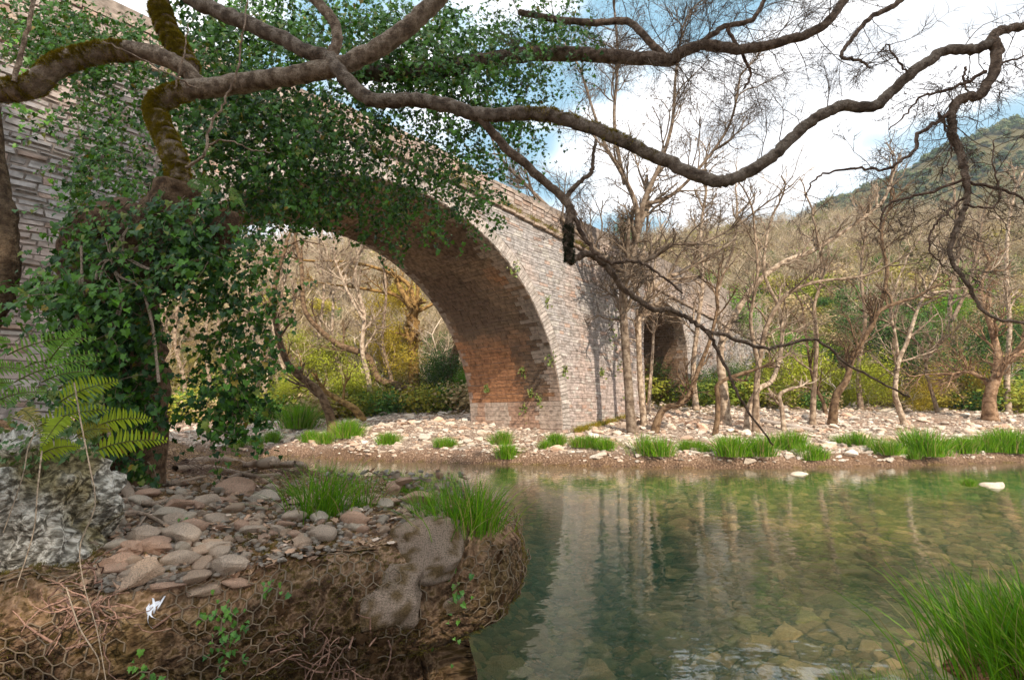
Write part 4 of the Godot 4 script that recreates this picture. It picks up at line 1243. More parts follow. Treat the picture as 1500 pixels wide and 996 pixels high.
func make_old_tree() -> void:
	var rng := RandomNumberGenerator.new()
	rng.seed = 63
	var t := thing("old_plane_tree", at(185, 700, 4.3))
	var keep := func(called: String, mb: MB, mat: Material) -> MeshInstance3D:
		var o := part(t, called, mb.mesh(), mat)
		o.position = -t.position
		return o
	tag(t, "gnarled old tree arching over the water, its trunk smothered in ivy", "tree")
	var trunk := MB.new()
	var tp := limb(trunk, [[165, 760, 4.4], [175, 660, 4.35], [185, 560, 4.3], [178, 470, 4.25], [185, 400, 4.2], [215, 350, 4.15], [245, 310, 4.1], [262, 270, 4.05]], 62, 30, Color(0.42, 0.31, 0.23), 20)
	limb(trunk, [[150, 480, 4.3], [140, 420, 4.3], [130, 370, 4.3], [150, 335, 4.3], [200, 320, 4.25]], 45, 35, Color(0.42, 0.30, 0.22), 16)
	limb(trunk, [[200, 400, 4.15], [250, 385, 4.1], [295, 365, 4.05], [325, 340, 4.0], [335, 315, 4.0]], 44, 14, Color(0.38, 0.27, 0.20), 16)
	limb(trunk, [[-25, 80, 3.9], [-8, 250, 3.9], [4, 330, 3.9], [0, 420, 3.9], [-30, 470, 3.9], [-60, 560, 3.9]], 13, 26, Color(0.34, 0.27, 0.2), 14)
	keep.call("trunk", trunk, MAT.bark)
	var mossy := Color(0.50, 0.42, 0.34)
	var L := []    # [path, moss from, moss to, radius]
	var mb := MB.new()
	var a := limb(mb, [[262, 278, 4.05], [258, 240, 4.0], [240, 200, 4.0], [228, 170, 4.0], [232, 150, 4.0], [270, 133, 4.0], [330, 126, 4.0], [420, 112, 3.95], [500, 95, 3.9], [560, 66, 3.85], [610, 28, 3.8], [655, -15, 3.75], [720, -90, 3.7]], 17, 13, Color(0.74, 0.66, 0.60))
	L.append([a, 0.0, 0.42, 0.11])
	keep.call("limb", mb, MAT.bark)
	mb = MB.new()
	var b := limb(mb, [[-60, 135, 3.9], [0, 132, 3.9], [45, 125, 3.9], [85, 95, 3.9], [130, 80, 3.95], [190, 74, 4.0], [240, 85, 4.0], [275, 105, 4.05], [290, 128, 4.1]], 19, 12, Color(0.74, 0.66, 0.60))
	L.append([b, 0.0, 0.62, 0.12])
	keep.call("limb", mb, MAT.bark)
	mb = MB.new()
	var b2 := limb(mb, [[225, -60, 4.1], [232, 0, 4.1], [243, 40, 4.1], [262, 75, 4.1], [280, 102, 4.1]], 15, 16, Color(0.5, 0.4, 0.33))
	L.append([b2, 0.3, 1.0, 0.1])
	keep.call("limb", mb, MAT.bark)
	mb = MB.new()
	var c := limb(mb, [[230, -40, 4.1], [285, 0, 4.05], [340, 25, 4.0], [400, 50, 3.95], [450, 75, 3.9], [480, 84, 3.9], [500, 108, 3.85], [530, 138, 3.85], [560, 148, 3.85], [610, 146, 3.85], [660, 156, 3.8], [703, 168, 3.8], [760, 166, 3.75], [810, 169, 3.7], [860, 185, 3.65], [920, 210, 3.6], [980, 238, 3.55], [1025, 258, 3.5], [1055, 265, 3.45], [1085, 258, 3.45], [1130, 230, 3.4], [1165, 198, 3.4], [1200, 170, 3.35], [1235, 156, 3.35], [1280, 155, 3.3], [1305, 135, 3.3], [1345, 100, 3.25], [1385, 74, 3.25], [1425, 72, 3.2], [1455, 62, 3.2]], 12.5, 7.5, Color(0.54, 0.49, 0.46))
	L.append([c, 0.42, 0.54, 0.06])
	keep.call("limb", mb, MAT.bark)
	mb = MB.new()
	limb(mb, [[482, 84, 3.9], [494, 60, 3.9], [488, 30, 3.9], [465, 5, 3.9], [430, -30, 3.9]], 9, 8, Color(0.7, 0.6, 0.54))
	keep.call("limb", mb, MAT.bark)
	mb = MB.new()
	var e := limb(mb, [[1453, 56, 3.2], [1462, 75, 3.2], [1455, 108, 3.2], [1437, 137, 3.2], [1405, 147, 3.2], [1395, 165, 3.2], [1396, 193, 3.2], [1406, 222, 3.2], [1414, 250, 3.15], [1418, 270, 3.15], [1415, 300, 3.15], [1402, 332, 3.1], [1393, 372, 3.1], [1417, 415, 3.1], [1450, 462, 3.1], [1520, 475, 3.1]], 8.5, 2, Color(0.6, 0.5, 0.45))
	var e2 := limb(mb, [[1450, 62, 3.2], [1465, 45, 3.2], [1500, 38, 3.2], [1560, 20, 3.2]], 7, 6, Color(0.6, 0.5, 0.45))
	keep.call("limb", mb, MAT.bark)
	mb = MB.new()
	var n := limb(mb, [[500, 100, 6.4], [567, 107, 6.4], [640, 103, 6.4], [687, 93, 6.3], [747, 83, 6.2], [807, 78, 6.1], [860, 80, 6.0], [917, 84, 6.0], [960, 86, 5.9], [983, 88, 5.9], [1000, 76, 5.8], [1033, 66, 5.8], [1090, 72, 5.7], [1150, 60, 5.6], [1203, 40, 5.5], [1237, 0, 5.5], [1270, -50, 5.5]], 14, 6, Color(0.55, 0.46, 0.42))
	var n2 := limb(mb, [[978, 86, 5.9], [960, 70, 5.9], [940, 48, 5.9], [917, 31, 6.0], [867, 33, 6.0], [813, 28, 6.0], [760, 17, 6.0]], 6, 5, Color(0.55, 0.46, 0.42))
	var n3 := limb(mb, [[985, 80, 5.9], [1030, 60, 5.8], [1063, 38, 5.8], [1100, 30, 5.8], [1117, 5, 5.8], [1130, -20, 5.8]], 5, 3, Color(0.55, 0.46, 0.42))
	var n4 := limb(mb, [[1065, 42, 5.8], [1085, 75, 5.8], [1100, 108, 5.8], [1090, 130, 5.8]], 3, 1.5, Color(0.55, 0.4, 0.36))
	var n5 := limb(mb, [[1330, -10, 5.0], [1310, 8, 5.0], [1277, 25, 5.0], [1250, 55, 5.0], [1233, 82, 5.0], [1260, 88, 5.0], [1275, 100, 5.0]], 5, 1.6, Color(0.5, 0.4, 0.36))
	keep.call("limb", mb, MAT.bark)
	mb = MB.new()
	var k := limb(mb, [[703, 172, 3.8], [733, 207, 3.9], [783, 253, 4.0], [815, 280, 4.1], [834, 303, 4.1], [834, 325, 4.1], [832, 352, 4.1], [834, 384, 4.1]], 7, 6, Color(0.58, 0.49, 0.44))
	L.append([k, 0.74, 1.0, 0.05])
	var k2 := limb(mb, [[828, 290, 4.1], [846, 269, 4.1], [865, 254, 4.1], [868, 235, 4.1], [873, 205, 4.1]], 4, 2.4, Color(0.5, 0.42, 0.38))
	var k3 := limb(mb, [[838, 308, 4.1], [853, 341, 4.1], [873, 370, 4.1], [897, 385, 4.1], [921, 382, 4.1], [942, 386, 4.1], [969, 404, 4.1], [1000, 430, 4.1]], 4, 1.5, Color(0.45, 0.36, 0.32))
	var k4 := limb(mb, [[835, 384, 4.1], [858, 372, 4.15], [873, 377, 4.2], [897, 399, 4.2], [909, 418, 4.25], [935, 438, 4.3], [960, 454, 4.3], [979, 452, 4.3], [993, 458, 4.3], [1017, 472, 4.3], [1037, 484, 4.3], [1067, 492, 4.3], [1117, 510, 4.3], [1150, 505, 4.3], [1197, 499, 4.3], [1240, 532, 4.3], [1300, 565, 4.3], [1333, 582, 4.3]], 5.5, 1.3, Color(0.52, 0.43, 0.38))
	var k5 := limb(mb, [[1035, 483, 4.3], [1050, 509, 4.3], [1070, 552, 4.3], [1093, 599, 4.3], [1133, 652, 4.3]], 3, 1.2, Color(0.45, 0.36, 0.32))
	keep.call("limb", mb, MAT.bark)
	# hanging twigs against the sky, as they are drawn there
	mb = MB.new()
	for q in [[[[1445, 105, 3.2], [1412, 123, 3.2], [1375, 135, 3.2], [1350, 143, 3.2], [1330, 165, 3.2], [1303, 190, 3.2]], 3, 1], [[[1400, 160, 3.2], [1372, 180, 3.2], [1347, 197, 3.2], [1340, 220, 3.2], [1300, 247, 3.2], [1262, 247, 3.2], [1207, 254, 3.2], [1185, 275, 3.2], [1180, 290, 3.2]], 3.4, 1], [[[1418, 268, 3.15], [1467, 277, 3.15], [1510, 296, 3.15]], 2.6, 1.6], [[[1416, 262, 3.15], [1367, 281, 3.15], [1307, 297, 3.15], [1292, 320, 3.15], [1288, 340, 3.15]], 2.6, 1], [[[1415, 98, 3.2], [1413, 120, 3.2], [1420, 140, 3.2]], 2, 1], [[[1455, 95, 3.2], [1480, 90, 3.2], [1520, 75, 3.2]], 2.2, 1.2], [[[1350, 98, 3.25], [1330, 105, 3.25], [1310, 80, 3.25], [1300, 64, 3.25], [1287, 82, 3.25]], 2, 0.8], [[[1395, 195, 3.2], [1375, 165, 3.2], [1390, 200, 3.2], [1395, 225, 3.2], [1378, 255, 3.2]], 1.8, 0.8], [[[1414, 300, 3.1], [1450, 305, 3.1], [1467, 285, 3.1], [1455, 240, 3.1], [1457, 205, 3.1]], 1.8, 0.8], [[[1412, 290, 3.1], [1390, 310, 3.1], [1370, 330, 3.1], [1362, 365, 3.1], [1385, 390, 3.1]], 2.2, 1]]:
		var w := limb(mb, q[0], q[1], q[2], Color(0.5, 0.38, 0.34), 6)
		twigs(mb, rng, w, 8, 0.26, 0.0028, 3, 0.2, -0.03)
	twigs(mb, rng, c, 8, 0.35, 0.004, 3, 0.62)
	twigs(mb, rng, e, 30, 0.34, 0.0034, 3, 0.1)
	twigs(mb, rng, n, 42, 0.9, 0.006, 4, 0.42)
	twigs(mb, rng, n2, 16, 0.8, 0.006, 4, 0.1)
	twigs(mb, rng, n3, 14, 0.7, 0.006, 4, 0.1)
	twigs(mb, rng, n4, 8, 0.6, 0.005, 4, 0.1)
	twigs(mb, rng, n5, 13, 0.5, 0.004, 3, 0.1)
	twigs(mb, rng, k2, 7, 0.3, 0.003, 3, 0.1)
	twigs(mb, rng, k3, 9, 0.3, 0.003, 3, 0.2)
	twigs(mb, rng, k4, 16, 0.34, 0.003, 3, 0.15)
	twigs(mb, rng, k, 7, 0.4, 0.003, 3, 0.2)
	keep.call("twigs", mb, MAT.bark)
	# a few pale bare shoots in front of the ivy
	mb = MB.new()
	for q in [[[[272, 245, 3.9], [300, 225, 3.85], [305, 190, 3.85], [325, 155, 3.85], [345, 110, 3.85], [355, 50, 3.8], [362, 0, 3.8]], 2.4, 1.2], [[[300, 215, 3.85], [330, 205, 3.85], [370, 220, 3.85], [400, 222, 3.85]], 1.6, 0.8], [[[255, 130, 3.9], [268, 85, 3.85], [275, 35, 3.85]], 1.6, 0.8], [[[20, 120, 3.8], [32, 70, 3.8], [45, 20, 3.8], [50, -20, 3.8]], 4, 2.5], [[[290, 130, 3.9], [250, 110, 3.8], [205, 85, 3.8], [150, 60, 3.8]], 1.4, 0.8]]:
		mb = MB.new()
		limb(mb, q[0], q[1], q[2], Color(0.95, 0.82, 0.74), 6)
		keep.call("shoot", mb, MAT.bark)
	# moss on the upper limbs
	var s := Scatter.new()
	var tuft := MB.new()
	for i in 14:
		var o := Vector3(rng.randfn() * 0.25, 0, rng.randfn() * 0.25)
		tuft.blade(o, o * 2.2 + Vector3(0, rng.randf_range(0.5, 1.0), 0), Vector3.ZERO, Vector3(rng.randfn(), 0, rng.randfn()).normalized(), 0.09, 2, Color.WHITE * rng.randf_range(0.6, 1.3))
	for l in L:
		var path: PackedVector3Array = l[0]
		for i in 4200 if l[3] > 0.06 else 500:
			var f: float = lerpf(l[1], l[2], rng.randf()) * (path.size() - 1.001)
			var j := int(f)
			var p := path[j].lerp(path[j + 1], f - j)
			var ax := (path[j + 1] - path[j]).normalized()
			var o := ax.cross(Vector3(rng.randfn(), rng.randfn(), rng.randfn())).normalized()
			if l[3] > 0.055 and o.y < -0.35 and rng.randf() < 0.75: continue
			if N1.get_noise_3d(p.x * 190.0, p.y * 190.0, p.z * 190.0 + o.y * 40.0) < -0.3: continue
			var rad: float = RADII[path[0]][j]
			var bz := o.cross(ax)
			var sz := rng.randf_range(0.012, 0.028)
			s.add(Basis(ax * sz, o * sz, bz * sz), p + o * rad * 0.96, Color(0.40, 0.29, 0.012).lerp(Color(0.15, 0.12, 0.012), rng.randf()) if l[3] > 0.055 else Color(0.05, 0.06, 0.03))
	var mo := stuff_part(t, s, "moss", tuft.mesh(), MAT.moss)
	mo.position = -t.position

# ---------------------------------------------------------------- ivy, ferns, grass, litter
func ivy_leaf() -> ArrayMesh:
	# a five-lobed leaf folded along its midrib; stalk at the origin, tip along -Y, facing +Z
	var mb := MB.new()
	var half := [Vector2(0.0, 0.0), Vector2(0.24, 0.16), Vector2(0.5, -0.02), Vector2(0.36, -0.3), Vector2(0.42, -0.55), Vector2(0.2, -0.62), Vector2(0.0, -1.0)]
	for s in [1.0, -1.0]:
		var p := []
		for q in half: p.append(Vector3(q.x * s, q.y, absf(q.x) * 0.28 - q.y * q.y * 0.18))
		var mid := Vector3(0, -0.4, -0.02)
		for i in half.size() - 1: mb.tri_out(mid, p[i], p[i + 1], Vector3.BACK)
	return mb.mesh()
func leaf_basis(rng: RandomNumberGenerator, face: Vector3, size: float, spread := 0.45) -> Basis:
	var z := (face + Vector3(rng.randfn(), rng.randfn(), rng.randfn()) * spread).normalized()
	var down := Vector3(rng.randfn() * 0.45, -1.0, rng.randfn() * 0.3)
	var y := -(down - z * down.dot(z)).normalized()
	return Basis(y.cross(z).normalized() * size, y * size, z * size)
func ivy_tone(rng: RandomNumberGenerator, lush: float) -> Color:
	var c := Color(0.018, 0.062, 0.012).lerp(Color(0.105, 0.26, 0.012), clampf(rng.randf() * 0.9 + lush - 0.35, 0.0, 1.0))
	if rng.randf() < 0.07: c = Color(0.18, 0.22, 0.03)
	if rng.randf() < 0.012: c = Color(0.32, 0.22, 0.03)
	return c
func make_ivy() -> void:
	var rng := RandomNumberGenerator.new()
	rng.seed = 91

	# masses: outline in the picture (centre, half sizes), depth and its spread, strands, leaf size, lushness, droop
	var masses := [
		["dark ivy smothering the burl of the old trunk", [[215, 345, 85, 50, 3.8, 0.12, 85, 0.048, 0.12], [285, 335, 45, 50, 3.8, 0.12, 80, 0.054, 0.25], [132, 340, 28, 50, 3.85, 0.12, 45, 0.046, 0.4]]],
		["ivy hanging down the lower trunk above the ferns", [[178, 480, 36, 70, 3.85, 0.10, 130, 0.048, 0.1], [190, 590, 24, 72, 4.0, 0.10, 95, 0.046, 0.08], [100, 425, 40, 26, 3.6, 0.15, 65, 0.050, 0.4], [125, 530, 40, 45, 3.7, 0.15, 50, 0.046, 0.3]]],
		["curtain of ivy trailing in front of the arch opening", [[350, 455, 52, 60, 4.2, 0.2, 85, 0.044, 0.25], [350, 555, 34, 50, 4.2, 0.15, 66, 0.046, 0.2], [285, 405, 34, 28, 4.2, 0.15, 26, 0.042, 0.25], [370, 370, 36, 34, 4.2, 0.25, 40, 0.04, 0.3], [335, 600, 20, 25, 4.2, 0.1, 26, 0.046, 0.25]]],
		["sunlit ivy sprays in front of the wall, top corner", [[60, 40, 90, 50, 5.6, 0.4, 200, 0.052, 0.75], [150, 60, 60, 55, 5.6, 0.4, 150, 0.052, 0.75], [140, 140, 50, 50, 5.4, 0.4, 70, 0.05, 0.5], [165, 230, 60, 60, 5.2, 0.4, 120, 0.048, 0.45], [60, 165, 24, 14, 5.0, 0.1, 8, 0.05, 0.5], [110, 270, 25, 30, 5.0, 0.2, 28, 0.046, 0.35]]],
		["broad ivy mass over the arch behind the bare limb", [[330, 60, 90, 80, 6.0, 0.5, 420, 0.058, 0.5], [350, 180, 80, 70, 5.9, 0.5, 380, 0.058, 0.35], [440, 200, 80, 65, 6.2, 0.5, 330, 0.056, 0.4], [440, 40, 90, 60, 6.3, 0.5, 260, 0.056, 0.5], [400, 280, 75, 40, 6.0, 0.4, 170, 0.052, 0.35]]],
		["leafy ivy canopy on the high limb against the sky", [[560, 40, 80, 60, 6.5, 0.5, 330, 0.056, 0.55], [590, 110, 90, 45, 6.5, 0.4, 300, 0.054, 0.4], [660, 60, 70, 60, 6.4, 0.5, 270, 0.054, 0.65], [720, 110, 70, 60, 6.4, 0.5, 190, 0.05, 0.55], [760, 50, 60, 45, 6.3, 0.4, 130, 0.048, 0.55], [810, 30, 45, 35, 6.2, 0.4, 60, 0.046, 0.55], [800, 110, 40, 45, 6.2, 0.3, 38, 0.045, 0.45], [850, 60, 20, 40, 6.1, 0.2, 20, 0.045, 0.45]]],
		["ivy trailing over the arch's rim below the canopy", [[540, 215, 90, 60, 6.6, 0.4, 250, 0.05, 0.4], [600, 280, 70, 45, 6.6, 0.4, 130, 0.048, 0.4], [665, 215, 60, 60, 6.5, 0.4, 170, 0.048, 0.5], [700, 285, 32, 40, 6.5, 0.3, 60, 0.046, 0.5], [480, 285, 70, 35, 6.4, 0.4, 120, 0.048, 0.4], [760, 190, 45, 45, 6.4, 0.3, 70, 0.046, 0.45], [560, 335, 55, 25, 6.5, 0.3, 30, 0.045, 0.4]]]]
	for m in masses:
		var first: Array = m[1][0]
		var o := thing("ivy", at(first[0], first[1], first[4]))
		var s := Scatter.new()
		var vines := MB.new()
		var singles := 0
		for q in m[1]:
			for k in int(q[6]):
				# a strand: it starts somewhere in the mass and trails down and aside
				var x: float = q[0] + clampf(rng.randfn() * 0.62, -1.25, 1.25) * q[2]
				var y: float = q[1] + clampf(rng.randfn() * 0.62, -1.3, 1.2) * q[3]
				var p := at(x, y, q[4] + rng.randfn() * q[5]) - o.position
				var d := Vector3(rng.randfn() * 0.8, -0.55 + rng.randfn() * 0.5, rng.randfn() * 0.35).normalized()
				var pts := PackedVector3Array([p])
				var lush := rng.randfn() * 0.18 + float(q[8])
				for j in rng.randi_range(7, 13):
					d = (d + Vector3(rng.randfn(), rng.randfn() - 0.35, rng.randfn() * 0.6) * 0.3).normalized()
					p += d * rng.randf_range(0.022, 0.05)
					pts.append(p)
					var size: float = q[7] * rng.randf_range(0.5, 1.35)
					var lb := leaf_basis(rng, Vector3(0.05, 0.55, 0.75), size)
					var lp := p + Vector3(rng.randfn(), rng.randfn(), rng.randfn()) * 0.018
					if singles < 42 and q[4] < 4.4 and size > q[7] * 1.15:
						var one := part(o, "leaf", LEAF, MAT["ivy%d" % rng.randi_range(0, 2)])
						one.transform = Transform3D(lb, lp + Vector3(0, 0, 0.05))
						singles += 1
					else:
						s.add(lb, lp, ivy_tone(rng, lush))
				if k % 3 == 0:
					vines.tube(pts, tapered(pts.size(), 0.0035, 0.0015), 3, Color(0.30, 0.22, 0.15), 0.0, false)
		# woody stems clinging to the trunk
		if first[4] < 4.1:
			for w in [[[160, 640], [150, 540], [175, 440], [165, 380], [190, 330]], [[230, 560], [225, 470], [205, 420], [165, 400], [160, 350]], [[115, 440], [120, 400], [118, 360]], [[290, 380], [255, 388], [220, 395], [185, 380]], [[140, 410], [150, 385], [180, 375], [175, 345]]]:
				var a := []
				for e in w: a.append(at(e[0] + rng.randfn() * 4.0, e[1], 3.72) - o.position)
				var path := smooth_path(a, 5)
				vines.tube(path, tapered(path.size(), 0.010, 0.005), 6, Color(0.5, 0.38, 0.28))
		stuff_part(o, s, "foliage", LEAF, MAT.ivy)
		part(o, "vine", vines.mesh(), MAT.wood)
		tag(o, m[0], "ivy", "ivy on and around the old tree")
func frond(rng: RandomNumberGenerator, EYE_OF: Vector3, a: Vector3, tip: Vector3, rise: float, width: float, col: Color) -> ArrayMesh:
	var mb := MB.new()
	var n := 19
	var pts := PackedVector3Array()
	for i in n + 1:
		var t := float(i) / n
		pts.append(a.lerp(tip, t) + Vector3.UP * rise * 4.0 * t * (1.0 - t) * (1.0 - 0.35 * t))
	mb.tube(pts, tapered(n + 1, 0.0028, 0.0008), 5, Color(0.16, 0.16, 0.04))
	var ahead := (tip - a).normalized()
	var side := ahead.cross(Vector3.UP).normalized()
	var flat := ahead.cross((a - EYE_OF).normalized()).normalized()
	if flat.dot(side) < 0.0: flat = -flat
	side = (side * rng.randf_range(0.15, 0.5) + flat).normalized()
	var up := side.cross(ahead).normalized()
	if up.y < 0.0: up = -up
	for i in range(1, n):
		var t := float(i) / n
		var w := width * minf(1.0, 0.45 + t * 2.2) * pow(1.0 - t, 0.62) * rng.randf_range(0.9, 1.1)
		for s in [1.0, -1.0]:
			var base: Vector3 = pts[i] + ahead * (0.004 * s)
			var end: Vector3 = base + (side * s * 1.0 + ahead * 0.42 + up * rng.randf_range(-0.12, 0.22)).normalized() * w
			mb.blade(base, end, up * w * 0.06 + ahead * -0.04 * w, ahead, 0.0125 * (1.0 - 0.45 * t) * width / 0.075, 4, col * rng.randf_range(0.8, 1.2))
	return mb.mesh()
func make_ferns() -> void:
	var rng := RandomNumberGenerator.new()
	rng.seed = 17
	var lime := Color(0.34, 0.44, 0.03)
	var leaf := Color(0.20, 0.38, 0.06)
	# each frond: [foot px, foot py, tip px, tip py, depth of foot, of tip, rise, width, colour]
	var sets := [["upper fern with pale green fronds over the tufa outcrop", [[10, 520, 145, 497, 2.0, 1.85, 0.035, 0.060, leaf], [20, 545, 150, 520, 2.05, 1.9, 0.03, 0.062, leaf], [20, 560, 152, 528, 1.95, 1.85, 0.03, 0.05, leaf], [-30, 545, 45, 545, 1.8, 1.75, 0.02, 0.05, leaf], [-40, 520, 15, 500, 1.85, 1.8, 0.03, 0.05, leaf], [-40, 580, 20, 560, 1.8, 1.75, 0.02, 0.05, leaf], [60, 560, 140, 545, 1.9, 1.8, 0.02, 0.05, leaf], [-10, 590, 70, 575, 1.85, 1.75, 0.02, 0.05, leaf], [30, 600, 60, 640, 1.85, 1.75, 0.02, 0.045, Color(0.30, 0.24, 0.05)], [70, 530, 120, 480, 1.95, 1.9, 0.02, 0.05, leaf]]],
		["yellow-green fern whose fronds stick out past the trunk", [[85, 590, 175, 558, 1.95, 1.8, 0.02, 0.074, lime], [55, 625, 168, 600, 1.95, 1.85, 0.025, 0.062, lime], [140, 625, 222, 615, 1.95, 1.85, 0.02, 0.068, lime], [140, 660, 248, 645, 1.9, 1.8, 0.02, 0.070, lime], [55, 668, 118, 655, 1.85, 1.8, 0.02, 0.055, lime], [95, 610, 60, 655, 1.9, 1.8, 0.015, 0.05, lime], [110, 640, 165, 630, 1.95, 1.85, 0.02, 0.05, Color(0.28, 0.26, 0.03)]]],
		["small fern growing on the old tree's fork", [[275, 265, 310, 290, 3.7, 3.6, 0.02, 0.07, Color(0.09, 0.19, 0.02)], [285, 262, 325, 278, 3.7, 3.6, 0.03, 0.07, Color(0.09, 0.19, 0.02)], [335, 275, 360, 310, 3.7, 3.6, 0.02, 0.05, Color(0.13, 0.22, 0.02)]]]]
	for q in sets:
		var f: Array = q[1][0]
		var root := at(f[0], f[1], f[4])
		var o := thing("fern", root)
		for w in q[1]:
			part(o, "frond", frond(rng, EYE - root, at(w[0], w[1], w[4]) - root, at(w[2], w[3], w[5]) - root, w[6], w[7], w[8]), MAT.fern)
		tag(o, q[0], "fern")
	# low leaves and soil between the ferns
	var s := Scatter.new()
	for i in 900:
		var p := at(rng.randf_range(-20, 150), rng.randf_range(560, 720), rng.randf_range(1.95, 2.35))
		if N1.get_noise_2d(p.x * 200.0, p.y * 200.0) < -0.05: continue
		s.add(leaf_basis(rng, Vector3(0, 0.6, 0.7), rng.randf_range(0.015, 0.034), 0.6), p, Color(0.06, 0.14, 0.03).lerp(Color(0.2, 0.2, 0.03), rng.randf() * rng.randf()))
	tag(stuff_part(self, s, "ground_cover", LEAF, MAT.ivy), "small creeping leaves between the ferns on the outcrop", "ground cover")
	# herbs on the netting
	for h in [[325, 930, 34, 110, "leafy herb growing out of the netting, the large one"], [505, 890, 16, 24, "small bright herb on the large pale rock"], [650, 890, 36, 90, "creeping green herb on the bank's corner"], [400, 870, 14, 20, "blue-green seedling in the netting"], [265, 765, 12, 14, "tiny herb beside the small upright stone"], [30, 800, 40, 60, "creeping ivy on the tufa outcrop's face"], [200, 985, 30, 30, "low green herb at the picture's bottom edge"]]:
		var c := near_ground(h[0], h[1])
		var o := thing("herb", c)
		var sc := Scatter.new()
		for i in int(h[3]):
			var q := at(h[0] + rng.randfn() * h[2] * 0.55, h[1] + rng.randfn() * h[2] * 0.75, -c.z - 0.05 - rng.randf() * 0.05)
			sc.add(leaf_basis(rng, Vector3(0, 0.6, 0.8), rng.randf_range(0.014, 0.03), 0.4), q - c, Color(0.12, 0.27, 0.03).lerp(Color(0.06, 0.17, 0.04), rng.randf()))
		stuff_part(o, sc, "foliage", LEAF, MAT.ivy)
		tag(o, h[4], "herb")
func tuft(rng: RandomNumberGenerator, n: int, spread: float, lean: float, w: float, segs: int) -> ArrayMesh:   # one metre tall
	var mb := MB.new()
	for i in n:
		var a := Vector3(rng.randfn(), 0, rng.randfn()) * spread * 0.5
		var out := (a * 1.4 + Vector3(rng.randfn(), 0, rng.randfn()) * 0.22) * lean
		var h := rng.randf_range(0.5, 1.05)
		var tip := a + out + Vector3(0, h * (1.0 - minf(out.length(), 1.0) * 0.3), 0)
		var c := Color(0.06, 0.19, 0.008).lerp(Color(0.20, 0.38, 0.012), rng.randf())
		if rng.randf() < 0.12: c = Color(0.38, 0.30, 0.12)
		mb.blade(a, tip, Vector3(-out.x, 0.35, -out.z) * 0.22 * h, Vector3(rng.randfn(), 0, rng.randfn()).normalized(), w, segs, c)
	return mb.mesh()
func make_grass() -> void:
	var rng := RandomNumberGenerator.new()
	rng.seed = 55
	var kinds := []
	for i in 4: kinds.append(tuft(rng, 240, 0.42, 0.6, 0.014, 3))
	var list := [[345, 655, 12], [375, 652, 10], [395, 650, 14], [440, 628, 30], [455, 648, 14], [480, 650, 14], [512, 642, 22], [565, 652, 15], [652, 655, 12], [733, 652, 16], [745, 672, 18], [815, 652, 15], [800, 658, 10], [848, 655, 14], [870, 658, 16], [892, 660, 14], [968, 668, 24], [1005, 660, 13], [1022, 663, 13], [1075, 668, 27], [1110, 668, 24], [1160, 660, 23], [1190, 674, 20], [1252, 655, 18], [1294, 666, 19], [1358, 668, 30], [1412, 664, 21], [1460, 662, 25], [1490, 664, 26], [1335, 672, 12], [1205, 672, 10], [1418, 712, 9]]
	for i in list.size():
		var q: Array = list[i]
		var p := on_ground(q[0], q[1])
		if q[0] == 1418: p = at(q[0], q[1], 11.6)
		var s: float = q[2] * 1.38 * -p.z / 750.0
		var o := thing("grass_tuft", p)
		for k in 3:
			var b := part(o, "blades", kinds[(i + k) % 4], MAT.grass)
			b.position = Vector3(rng.randfn() * 0.22, 0, rng.randfn() * 0.2) * s
			b.scale = Vector3(s * 1.1, s * rng.randf_range(0.85, 1.15), s * 1.1)
			b.rotation.y = rng.randf() * TAU
		tag(o, "bright green grass tuft on the far shore, %s from the left" % nth(int(ordinal_of(list, i))), "grass", "grass tufts along the far shore")
	# near clumps
	for q in [[[505, 752, 3.75, 0.36, 0.34, 4], "long-bladed grass clump in the middle of the near bank"], [[600, 722, 4.6, 0.28, 0.26, 4], "short grass clump behind the first one on the near bank"], [[690, 775, 2.95, 0.34, 0.20, 5], "grass clump drooping over the near bank's corner"], [[640, 750, 3.25, 0.22, 0.18, 2], "thin grass wisp left of the drooping corner clump"], [[430, 725, 4.6, 0.14, 0.14, 3], "small dark grass wisp left of the long-bladed clump"]]:
		var w: Array = q[0]
		var g := near_ground(w[0], w[1])
		var o := thing("grass_clump", g)
		for k in int(w[5]):
			var mesh := tuft(rng, 95, 0.34, 1.0, 0.010, 5)
			var b := part(o, "blades", mesh, MAT.grass)
			b.position = Vector3(rng.randfn() * w[4] * 0.3, -0.02, rng.randfn() * w[4] * 0.25)
			b.scale = Vector3.ONE * w[3] * rng.randf_range(0.75, 1.05)
			b.rotation.y = rng.randf() * TAU
		tag(o, q[1], "grass", "grass on the near bank")
	var soil := rock_mesh(240, 4, Vector3(0.42, 0.16, 0.4), 0.25, 2.4, Color(0.75, 0.5, 0.38))
	for q in [[Vector3(2.74, 0.10, -2.76), 0.60, 13, "lush grass clump on the mud hummock at the lower corner"], [Vector3(1.90, -0.06, -2.88), 0.30, 4, "smaller grass clump cut off by the picture's bottom edge"]]:
		var o := thing("grass_clump", q[0])
		var hum := part(o, "soil", soil, MAT.bank)
		hum.scale = Vector3.ONE * (1.15 if q[1] > 0.4 else 0.5)
		hum.position.y = 0.05
		for k in int(q[2]):
			var mesh := tuft(rng, 210, 0.45, 0.7, 0.0085, 4)
			var b := part(o, "blades", mesh, MAT.grass)
			b.position = Vector3(rng.randfn() * 0.17, 0.10, rng.randfn() * 0.14) * (1.0 if q[1] > 0.4 else 0.5)
			b.scale = Vector3.ONE * q[1] * rng.randf_range(0.75, 1.1)
			b.rotation.y = rng.randf() * TAU
		tag(o, q[3], "grass", "grass beside the viewpoint")
	# dry grass on the bridge's ledge and at the pier's foot
	var dry := Scatter.new()
	var bt := Transform3D(Basis(Vector3.UP, 0.814), Vector3(-3.266, 0, -15.635))
